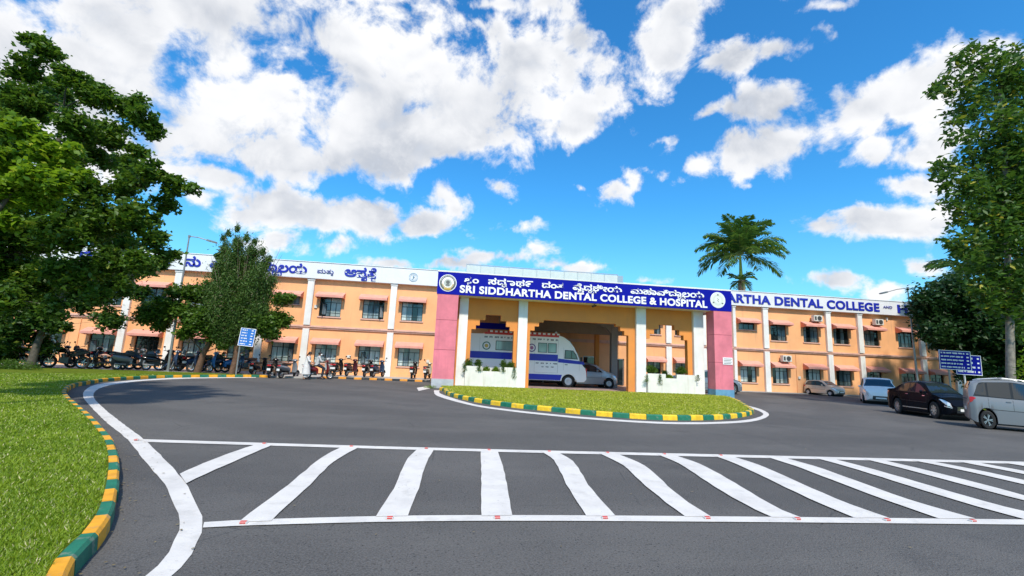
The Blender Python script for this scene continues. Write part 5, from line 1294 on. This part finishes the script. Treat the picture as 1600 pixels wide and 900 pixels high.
def tree(name, label, base, clumps, nleaf, size, lm, bark, trunk, group=None, aspect=.5, sub=(9, .34), flat=.55, droop=.25, limb_r=.05, leader=None, cat='tree'):
    """clumps: (x,y,z,r) world; trunk: list of (x,y,z,radius) world; limbs grow from the trunk to the clumps"""
    t = thing(name, label, cat, base, 0, group); B0 = np.array(base)
    mb = MB(); tp = [Vector(p[:3])-Vector(base) for p in trunk]; mb.tube(tp, [p[3] for p in trunk], 10)
    for q in (.0,):
        pass
    tot = sum(c[3]**2.2 for c in clumps); allc = []
    rr_ = random.Random(len(clumps))
    nodes = [(tp[i], trunk[i][3]) for i in range(max(1, len(tp)//3), len(tp))]
    clumps = sorted(clumps, key=lambda c: min((Vector(c[:3])-Vector(base)-q).length for q, _ in nodes))
    for c in clumps:
        cc = Vector(c[:3])-Vector(base); r = c[3]
        # each limb forks from the nearest wood that already exists, favouring wood that lies lower
        k = min(range(len(nodes)), key=lambda i: (nodes[i][0]-cc).length*1.0+max(0, nodes[i][0].z-cc.z+.5*r)*1.2)
        st, pr = nodes[k]; mid = st.lerp(cc, .5)+Vector((rr_.uniform(-.2, .2), rr_.uniform(-.2, .2), rr_.uniform(0, .35)))*r*.6
        R0 = min(pr*.72, limb_r*(.5+r)); path = [st, st.lerp(mid, .5)+Vector((0, 0, .06*r)), mid, mid.lerp(cc, .6), cc]
        mb.tube(path, [R0, R0*.8, R0*.6, R0*.42, R0*.22], 6)
        nodes += [(mid, R0*.62), (cc, R0*.35)]
        ns = sub[0]; n_ = max(30, int(nleaf*r**2.2/tot))
        subs = rng.normal(size=(ns, 3)); subs /= np.linalg.norm(subs, axis=1)[:, None]; subs *= (rng.uniform(.25, 1.0, ns)**.6)[:, None]*r; subs[:, 2] *= .8
        for s_ in subs:
            e = cc+Vector(s_); mb.tube([cc.lerp(mid, .2), cc.lerp(e, .6)+Vector((0, 0, .05*r)), e], [R0*.25, R0*.14, .006], 4, cap=False)
        w_ = rng.integers(0, ns, n_); sr = sub[1]*r
        o = rng.normal(size=(n_, 3)); o *= .52*sr*rng.uniform(.55, 1.4, ns)[w_][:, None]; o[:, 2] *= flat
        allc.append(np.array(cc)+subs[w_]+o)
    mb.build('trunk', bark, t, smooth=True)
    C_ = np.concatenate(allc); V, F = leaves(C_, size, aspect, droop); numesh('crown', V, F, lm, t)
    return t
bark1 = barkmat('bark_grey', (.10, .085, .065)); bark2 = barkmat('bark_brown', (.14, .075, .045)); bark3 = barkmat('bark_pale', (.22, .20, .165))
lf_dark = leafmat('leaf_dark', (.018, .055, .010), (.055, .12, .014), (.16, .20, .02), .30)
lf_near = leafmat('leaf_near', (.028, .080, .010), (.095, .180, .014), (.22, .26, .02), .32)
lf_lime = leafmat('leaf_lime', (.07, .155, .008), (.19, .30, .014), (.40, .42, .03), .42)
lf_right = leafmat('leaf_right', (.020, .065, .010), (.080, .165, .018), (.38, .34, .03), .30)
lf_mid = leafmat('leaf_mid', (.030, .080, .010), (.100, .185, .018), None, .34)
lf_fir = leafmat('leaf_feathery', (.040, .095, .018), (.105, .185, .035), (.20, .16, .09), .28)
lf_back = leafmat('leaf_back', (.010, .036, .010), (.030, .080, .018), None, .2)
def PC(px, py, Y, rpx):
    x, z = PL(px, py, Y); x2, z2 = PL(px+rpx, py, Y); return (x, Y, z, abs(x2-x)*.85)
# near tree, its stem outside the left edge of the picture
Yt = 13.0
cl = []
A = [(70,80,38,13),(35,110,35,13.3),(110,120,32,12.7),(150,150,40,13),(60,165,55,13.5),(200,165,34,13.2),(225,185,28,12.8),(130,200,45,12.5),(180,215,40,13.4),(240,205,22,13),(215,235,22,12.8),(20,210,50,13),(90,250,48,12.4),
     (150,250,40,13.6),(10,290,50,12.6),(60,310,50,13.4),(130,300,45,12.8),(190,290,42,13.2),(240,270,28,12.7),(270,290,26,13),(300,295,18,12.8),(255,320,26,13.3),(210,340,42,12.8),(160,350,48,13.2),(100,365,50,12.6),(40,370,50,13.3),
     (-10,400,60,13),(240,375,30,13),(265,400,22,13.4),(220,410,34,12.8),(170,410,42,13.2),(110,425,45,12.8),(50,440,45,13.4),(0,470,50,12.8),(150,460,30,12.9),(190,450,26,13.3),(90,480,30,13),(-40,150,60,13.5),(-70,260,80,13),(-60,340,70,12.4),
     (60,230,40,15.2),(120,330,45,15),(180,380,40,15.3),(10,350,50,15.4),(90,150,40,15),(200,260,36,15),(30,420,50,15.6)]
for (px, py, r, Y) in A: cl.append(PC(px, py, Y, r*.84))
tb = PL(-130, 640, 13); base = (PL(-110, 600, 13)[0], 13.0, .13)
tr = [(base[0], 13, .1, .34), (base[0]+.15, 13, 1.6, .27), (base[0]+.5, 13.1, 2.9, .24), (PL(-20, 420, 13)[0], 13.3, PL(-20, 420, 13)[1], .17), (PL(35, 330, 13)[0], 13.5, PL(35, 330, 13)[1], .11), (PL(60, 250, 13)[0], 13.5, PL(60, 250, 13)[1], .07), (PL(85, 160, 13)[0], 13.3, PL(85, 160, 13)[1], .035)]
tree('broadleaf_tree', 'large near tree with spreading branches filling the upper left, its stem outside the picture', base, cl, 100000, .135, lf_near, bark1, tr, aspect=.6, sub=(20, .46), flat=.8, limb_r=.045)
# near tree's sunlit patch as an added tree, sunlight put into its lime leaves
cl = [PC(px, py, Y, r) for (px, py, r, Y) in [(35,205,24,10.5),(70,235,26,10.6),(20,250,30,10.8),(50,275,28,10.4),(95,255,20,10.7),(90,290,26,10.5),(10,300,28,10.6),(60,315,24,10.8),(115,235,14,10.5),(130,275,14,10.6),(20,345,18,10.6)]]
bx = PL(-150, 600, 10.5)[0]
tree('sunlit_patch_tree', 'tree painted sunlit lime green at the left edge in front of the large dark one', (bx, 10.5, .13), cl, 10000, .14, lf_lime, bark1, [(bx, 10.5, .1, .12), (bx+.3, 10.5, 2, .10), (PL(-30, 360, 10.5)[0], 10.5, PL(-30, 360, 10.5)[1], .07), (PL(10, 300, 10.5)[0], 10.6, PL(10, 300, 10.5)[1], .04)], aspect=.66, sub=(16, .55), flat=.85)
# tree with the thin stem on the lawn
Y = 28.0; bx, by = PL(46, 578, Y)[0], Y
cl = [PC(px, py, Yq, r) for (px, py, r, Yq) in [(20,470,45,28),(70,450,40,28.6),(110,430,38,27.6),(60,500,32,28),(130,470,26,28.4),(10,520,32,27.6),(150,440,24,28),(90,510,18,28),(30,430,45,28.5),(190,430,26,28.3),(225,420,22,28),(170,500,22,28.2),(215,455,18,28),(250,410,16,28.3),(-20,540,40,28),(60,535,22,28.4),(-30,480,50,28),(170,465,14,28),(15,540,14,27.5)]]
tree('broadleaf_tree', 'dark tree with a thin straight stem among the motorcycles at the far left', (bx, by, .13), cl, 34000, .25, lf_dark, bark1, [(bx, by, .1, .22), (bx+.1, by, 1.4, .17), (bx+.35, by, 2.8, .14), (bx+.9, by, 4.2, .10), (bx+1.4, by, 5.5, .06)], aspect=.62, sub=(18, .55), flat=.85)
# leaning tree left of centre
Y = 30.3; bx = PL(308, 582, Y)[0]
cl = [PC(px, py, Yq, r) for (px, py, r, Yq) in [(235,490,22,30.3),(262,478,22,30),(255,505,16,30.6),(290,490,24,30.2),(300,460,20,30.5),(320,500,26,29.8),(345,520,24,30.4),(290,520,14,30),(380,520,22,30.4),(410,508,24,30),(435,500,18,30.3),(440,468,14,30.2),(420,520,16,30),(360,490,28,30.8),(330,455,20,30.4),(345,400,8,30.2),(350,540,10,29.9),(275,455,14,30.3),(455,465,8,30.3)]]
tree('broadleaf_tree', 'green tree with a curved leaning trunk behind the lamp post', (bx, Y, .13), cl, 38000, .21, lf_mid, bark2, [(bx, Y, .1, .20), (PL(318,552,Y)[0], Y, PL(318,552,Y)[1], .16), (PL(337,520,Y)[0], Y, PL(337,520,Y)[1], .14), (PL(352,500,Y)[0], Y, PL(352,500,Y)[1], .11), (PL(358,470,Y)[0], Y, PL(358,470,Y)[1], .07)], aspect=.62, sub=(16, .60), flat=.85)
# feathery upright tree beside it
Y = 30.0; bx = PL(362, 585, Y)[0]
cl = []
for (px, py, r) in [(345,420,13),(365,405,13),(385,415,14),(405,430,12),(340,450,16),(365,440,18),(390,450,18),(412,458,14),(345,480,18),(375,480,20),(400,485,16),(355,510,16),(385,508,14),(352,390,8),(372,382,8),(395,395,9),(415,415,7),(330,470,12),(425,440,8),(358,365,4),(372,358,4),(385,372,5),(350,372,4),(398,378,4),(410,395,5),(420,405,4)]:
    cl.append(PC(px, py, Y+random.uniform(-.5, .5), r))
tf = tree('feathery_tree', 'upright grey green tree with wispy twig tips on a red brown trunk', (bx, Y, .13), cl, 60000, .20, lf_fir, bark2, [(bx, Y, .1, .19), (PL(368,560,Y)[0], Y, PL(368,560,Y)[1], .15), (PL(373,510,Y)[0], Y, PL(373,510,Y)[1], .12), (PL(376,460,Y)[0], Y, PL(376,460,Y)[1], .09), (PL(374,410,Y)[0], Y, PL(374,410,Y)[1], .05), (PL(372,372,Y)[0], Y, PL(372,372,Y)[1], .02)], aspect=.24, sub=(14, .85), flat=2.0, droop=-.9, limb_r=.03)
mb = MB(); rr_ = random.Random(9)
for k in range(46):
    px = rr_.uniform(338, 428); py0 = rr_.uniform(420, 470); h = rr_.uniform(30, 70)*(1-abs(px-378)/90)
    x0, z0 = PL(px, py0, Y); x1, z1 = PL(px+(px-375)*.25+rr_.uniform(-4, 4), py0-h, Y); yy = rr_.uniform(-.7, .7)
    mb.tube([(x0-bx, yy, z0-.13), ((x0+x1)/2-bx, yy, (z0+z1)/2-.13), (x1-bx, yy*1.1, z1-.13)], [.02, .013, .005], 4)
mb.build('twigs', barkmat('bark_twig', (.16, .12, .09)), tf)
# right foreground tree
Y = 18.5; bx = PL(1583, 606, Y)[0]
cl = [PC(px, py, Yq, r) for (px, py, r, Yq) in [(1500,95,20,18.5),(1530,110,26,18.2),(1480,130,20,18.8),(1462,142,12,18.4),(1560,130,32,18.6),(1598,120,30,18.2),(1520,170,28,18.8),(1565,190,34,18),(1610,200,40,18.6),(1500,215,20,18.3),(1545,240,34,18.7),(1590,260,40,18.2),(1480,262,18,18.5),(1462,262,9,18.5),(1505,280,22,18.2),(1535,310,30,18.8),(1580,330,38,18.3),(1475,295,14,18.6),(1490,320,16,18.3),
      (1510,350,26,18.7),(1550,375,34,18.2),(1600,390,40,18.6),(1495,380,18,18.4),(1505,410,20,18.3),(1535,430,28,18.7),(1580,450,34,18.2),(1560,480,24,18.5),(1600,500,28,18.4),(1530,455,18,18.5),(1515,75,10,18.4),(1540,80,14,18.3),(1590,90,22,18.4),(1500,140,20,18.2),(1490,190,14,18.4),(1470,278,10,18.5),(1520,300,26,18.3),(1560,300,30,18.4),(1555,340,30,18.0),(1515,380,22,18.2),(1540,480,20,18.5),(1600,330,40,18),(1600,230,40,18),(1600,440,36,18.2),(1640,300,60,18.5),(1640,420,50,18.5),(1640,160,50,18.5),(1560,150,30,20.5),(1590,350,44,20.5),(1560,270,40,20.5),(1545,420,28,20.2)]]
tree('tall_tree', 'tall slender tree with big glossy leaves rising behind the silver people carrier', (bx, Y, .11), cl, 21000, .33, lf_right, bark3, [(bx, Y, .05, .21), (bx-.05, Y, 2.0, .17), (PL(1578,500,Y)[0], Y, PL(1578,500,Y)[1], .15), (PL(1575,420,Y)[0], Y, PL(1575,420,Y)[1], .12), (PL(1572,300,Y)[0], Y, PL(1572,300,Y)[1], .12), (PL(1568,200,Y)[0], Y, PL(1568,200,Y)[1], .08), (PL(1560,120,Y)[0], Y, PL(1560,120,Y)[1], .04)], aspect=.48, sub=(14, .62), flat=1.0, droop=.35, limb_r=.018)
# dark trees behind the boards
for (nm, lab, Y, bpx, A, nl) in [
  ('dense_tree', 'dense dark tree behind the blue direction boards hiding the end of the right wing', 28.6, 1520, [(1450,470,22),(1475,455,22),(1505,460,26),(1540,462,26),(1575,470,26),(1465,495,26),(1500,500,30),(1540,505,32),(1585,510,34),(1455,520,16),(1480,530,22),(1520,540,28),(1560,545,30),(1600,550,30),(1545,570,22),(1580,575,24),(1500,560,16),(1440,490,12),(1520,580,24),(1490,470,26),(1560,520,34),(1480,510,24)], 52000),
  ('dense_tree', 'second dark tree at the right edge under the tall slender tree', 27.0, 1630, [(1600,480,40),(1640,500,50),(1660,450,50),(1620,540,34),(1650,570,36),(1600,570,26),(1590,520,34),(1600,590,24)], 26000)]:
    bx = PL(bpx, 600, Y)[0]; cl = [PC(a, b_, Y+random.uniform(-1.2, 1.8), r) for a, b_, r in A]
    tree(nm, lab, (bx, Y, .11), cl, nl, .30, lf_back, bark1, [(bx, Y, .0, .2), (bx, Y, 2.0, .16), (bx+.2, Y, 4, .13), (bx, Y, 6, .08)], 'dark trees past the right wing', aspect=.62, sub=(18, .58), flat=.8)
def bush(name, label, cat, c, r, h, n, size, m, up=1.0, group=None, aspect=.3, sp=0):
    t = thing(name, label, cat, c, 0, group); q = rng.normal(size=(n, 3)); q /= np.linalg.norm(q, axis=1)[:, None]; q *= (rng.uniform(0, 1, n)**.5)[:, None]
    q[:, 0] *= r[0]; q[:, 1] *= r[1]; q[:, 2] = np.abs(q[:, 2])*h
    V, F = leaves(q+rng.normal(size=(n, 3))*.03, size, aspect, -.3); numesh('foliage', V, F, m, t)
    mb = MB()
    for k in range(6): a = k*1.05; mb.tube([(0, 0, -.03), (r[0]*.4*cos(a), r[1]*.4*sin(a), h*.55)], [.015, .006], 5)
    mb.build('stem', bark1, t); return t
x_, y_ = PL(15, 575, 26.5)[0], 26.5
bush('low_hedge', 'low clipped green bush at the foot of the thin stemmed tree', 'bush', (x_, y_, .13), (1.5, .5), .50, 2600, .10, lf_mid)
bush('shrub', 'pale green shrub in the gap between the parked motorcycles', 'shrub', (PL(150, 570, 34)[0], 34.0, .1), (.8, .4), .7, 900, .12, lf_lime)
Yy = 15.5
bush('shrub', 'yellow green shrub at the right edge above the silver people carrier', 'shrub', (PL(1608, 520, Yy)[0]+.3, Yy, .11), (.9, .8), 3.6, 2600, .17, lf_lime, aspect=.45)
for k, (px, lab) in enumerate([(1545, 'left one of two low bushes seen between the signs and the silver carrier'), (1600, 'right one of two low bushes seen above the silver carrier')]):
    bush('bush', lab, 'bush', (PL(px, 590, 24.5)[0], 24.5, .11), (1.0, .6), 1.1, 1200, .14, lf_mid)
# fallen-through small palm at right and tall palm behind the roof
def palm(label, x, y, zc, R, nf, base_z, trunk_r, skirt=True, group=None, name='palm_tree', up=1.0, seed=3):
    t = thing(name, label, 'palm tree', (x, y, base_z), 0, group); r_ = random.Random(seed); H = zc-base_z
    mb = MB(); n = 14; mb.tube([(0.15*sin(k*.3), 0, H*.80*k/n) for k in range(n+1)], [trunk_r*(1.25-.35*k/n+(.05 if k % 2 else 0)) for k in range(n+1)], 12); mb.build('trunk', barkmat('bark_palm', (.26, .17, .12)), t, smooth=True)
    tx = .15*sin(n*.3)
    mb = MB(); mb.tube([(tx, 0, H*.795), (tx, 0, H*.88), (tx, 0, H*1.0)], [trunk_r*.6, trunk_r*.45, trunk_r*.28], 12); mb.build('crownshaft', mat('crownshaft_green', (.22, .30, .03), .4), t, smooth=True)
    V = []; F = []; mr = MB(); o = 0
    def frond(root, az, el, L, wl, nleaf=46):
        nonlocal o
        d = Vector((cos(az), sin(az), 0)); pts = []; p = Vector(root); a = el
        for k in range(13): pts.append(p.copy()); p = p+(d*cos(a)+Vector((0, 0, sin(a))))*L/12; a -= (.030+.017*k)*(1.0 if el > .3 else .8)
        mr.tube(pts, [.045*(1-k/14)+.006 for k in range(13)], 5)
        s_ = Vector((-sin(az), cos(az), 0))
        for q in range(nleaf):
            u = .10+.9*q/nleaf; f = u*12; i = min(int(f), 11); b0 = pts[i].lerp(pts[i+1], f-i); td = (pts[i+1]-pts[i]).normalized()
            l = wl*(sin(pi*min(1, u*.92+.06))**.6)*r_.uniform(.8, 1.1)
            for sd in (1, -1):
                out = (s_*sd*.72+td*.65+Vector((0, 0, r_.uniform(-.35, .3)))).normalized(); tip = b0+out*l+Vector((0, 0, -l*.22)); md = b0+out*l*.55; wv_ = td*(.030*R/2+.02)+Vector((0, 0, .03))
                V.extend([b0-wv_*.5, md-wv_, tip, md+wv_]); F.append((o, o+1, o+2, o+3)); o += 4
    for k in range(nf):
        az = k*2.399+r_.uniform(-.2, .2); el = [1.5, 1.3, 1.1, .9, .68, .45, .22, .0][min(7, int(8*k/nf))]*up+r_.uniform(-.08, .08)
        frond((tx, 0, H*1.0), az, el, R*r_.uniform(.85, 1.0), R*.25)
    if skirt:
        for k in range(16): frond((tx, 0, H*.80), k*.82, r_.choice([.9, .5, .1, -.4]), R*.32, R*.10, 12)
    numesh('fronds', np.array([tuple(v) for v in V]), np.array(F), leafmat('leaf_palm', (.03, .085, .022), (.10, .20, .025), (.30, .32, .03), .25), t)
    mr.build('midribs', mat('midrib', (.14, .17, .04), .5), t); return t
px_, pz_ = PL(1163, 440, 46); cz = PL(1160, 402, 46)[1]
palm('tall royal palm rising above the roof just right of the pink pillar', PL(1162, 455, 46)[0], 46+4.5, PL(1161, 399, 50.5)[1], 6.0, 36, 0, .42)
pb = COL.objects[-1]
for o in COL.objects:
    if o.name == 'palm_tree': o.location.x = PL(1160, 450, 50.5)[0]
palm('small palm whose fronds show left of the tall slender tree', PL(1537, 440, 31)[0], 31.0, PL(1537, 428, 31)[1], 4.6, 16, .11, .2, False, None, 'palm_tree', .9, 5)
# planter plants
def pot_plant(px, py, lab, r, h, n, size, m, Y=PY+.85):
    x, z = PL(px, py, Y-.1); bush('planter_plant', lab, 'plant', (x, Y+.02, z), (r, .14), h, n, size, m, 1, 'plants in the white porch planters', .22)
for (px, py, lab, r, h, m) in [(731, 572, 'leafy plant at the left end of the left planter', .30, .42, lf_mid), (747, 571, 'second plant from the left on the left planter', .22, .36, lf_mid), (760, 580, 'pale plant in the left half of the left planter notch', .22, .28, lf_lime), (775, 581, 'pale plant in the right half of the left planter notch', .24, .30, lf_lime), (787, 573, 'second plant from the right on the left planter', .20, .45, lf_mid), (798, 575, 'trailing plant at the right end of the left planter', .26, .36, lf_mid),
    (1019, 581, 'bushy plant at the left end of the right planter', .42, .40, lf_mid), (1066, 583, 'round bushy plant at the right end of the right planter', .40, .40, lf_mid), (1046, 591, 'low pale plant in the notch of the right planter', .30, .20, lf_lime), (1040, 585, 'small plant left of the right planter notch', .18, .22, lf_dark)]:
    pot_plant(px, py, lab, r, h, int(500*r/.3), .16, m)
def trailer(px, py, lab, l):
    x, z = PL(px, py, PY+.6); t = thing('trailing_plant', lab, 'plant', (x, PY+.60, z+.04), 0, 'vines hanging over the planters'); c = []
    for k in range(130): u = random.random(); c.append((random.gauss(0, .05+.04*u), -random.uniform(0, .06), -u*l))
    V, F = leaves(np.array(c), .10, .25, .8); numesh('foliage', V, F, lf_mid, t)
    mb = MB(); mb.tube([(0, 0, .02), (0.01, -.02, -l*.5), (0, -.02, -l)], .008, 4); mb.build('stem', bark1, t)
for (px, py, lab, l) in [(726, 572, 'vine hanging at the left end of the left planter', .35), (749, 572, 'vine hanging from the second plant of the left planter', .32), (786, 573, 'vine hanging right of the left planter notch', .35), (804, 574, 'long vine hanging at the right end of the left planter', .7), (1010, 587, 'vine hanging at the left end of the right planter', .4), (1031, 586, 'long vine hanging beside the right planter notch', .6), (1090, 587, 'vine hanging at the right end of the right planter', .35)]:
    trailer(px, py, lab, l)
bush('weeds', 'small yellow green weeds at the foot of the left pink pillar', 'plant', (-.95, 25.2, .0), (.35, .2), .18, 260, .08, lf_lime)
# scooter glimpsed behind the boards
o = copy_tree(protos[('s', WH)]); o['label'] = 'white scooter glimpsed between the direction boards and the silver people carrier'; o['group'] = 'motorcycles and scooters parked in front of the left wing'; del o['group']
o.location = (PL(1528, 600, 22)[0], 22, 0); o.rotation_euler = (0, 0, radians(250))
# ------------------------------------------------------------------ grass blades
def blades(name, poly, n, h, m, z, focus=None, wid=.006):
    P = np.array(poly); x0, y0 = P.min(0); x1, y1 = P.max(0); pts = np.empty((0, 2))
    def inside(q):
        r = np.zeros(len(q), bool); j = len(P)-1
        for i in range(len(P)):
            xi, yi = P[i]; xj, yj = P[j]; c = ((yi > q[:, 1]) != (yj > q[:, 1])) & (q[:, 0] < (xj-xi)*(q[:, 1]-yi)/(yj-yi+1e-12)+xi); r ^= c; j = i
        return r
    while len(pts) < n:
        q = rng.uniform((x0, y0), (x1, y1), (n*2, 2)) if focus is None else focus(n*2)
        q = q[inside(q)]; pts = np.concatenate([pts, q])
    pts = pts[:n]; dist = np.hypot(pts[:, 0], pts[:, 1]); a = rng.uniform(0, 2*pi, n); W_ = np.clip(wid*dist/5, wid, .05)
    hh = h*rng.uniform(.5, 1.4, n)*(1+dist*.02); ln = rng.normal(size=(n, 2))*hh[:, None]*.55
    p0 = np.stack([pts[:, 0]-np.cos(a)*W_, pts[:, 1]-np.sin(a)*W_, np.full(n, z)], 1); p1 = np.stack([pts[:, 0]+np.cos(a)*W_, pts[:, 1]+np.sin(a)*W_, np.full(n, z)], 1)
    p2 = np.stack([pts[:, 0]+ln[:, 0], pts[:, 1]+ln[:, 1], z+hh], 1)
    V = np.stack([p0, p1, p2], 1).reshape(-1, 3); F = np.arange(3*n).reshape(-1, 3); o = numesh(name, V, F, m); o['kind'] = 'stuff'; return o
def foc(n):   # denser near the camera, inside the visible wedge of the lawn
    d = 3+27*rng.uniform(0, 1, n)**1.9; a = rng.uniform(radians(-52), radians(-10), n)+CYAW*.0
    return np.stack([d*np.sin(a), d*np.cos(a)], 1)
lawn_poly2 = [(p.x, p.y) for p in resample(offset_path(lkp, -.13), .4)]+lawn_poly[-5:]
blades('grass', lawn_poly2, 190000, .026, blade, .128, foc)
isl_poly = [(p.x, p.y) for p in resample(offset_path(islp, .18), .3)]+[(16.3, 26.1), (-.4, 26.1)]
blades('grass', isl_poly, 60000, .028, blade2, .128)

# dead leaves and grit lying along the kerbs
n_ = 900; ip = [p for p in resample(lkp, .05) if p.y > 2.5 and p.y < 26]+[p for p in resample(islp, .05)]
idx = rng.integers(0, len(ip), n_); c_ = np.array([(ip[i].x, ip[i].y, .016) for i in idx]); c_[:, 0] += np.abs(rng.normal(size=n_))*.35*(c_[:, 0] < 0)+.0; c_[:, 1] -= np.abs(rng.normal(size=n_))*.22*(c_[:, 0] > 0)
c2_ = np.stack([rng.uniform(-9, 14, 260), rng.uniform(3, 28, 260), np.full(260, .016)], 1); c_ = np.concatenate([c_, c2_])
V, F = leaves(c_, .035, .6, 0, 3.0); V[:, 2] = .016+np.abs(V[:, 2]-.016)*.25
o = numesh('fallen_leaves', V, F, leafmat('leaf_dead', (.12, .08, .03), (.32, .26, .12), None, .1)); o['kind'] = 'stuff'
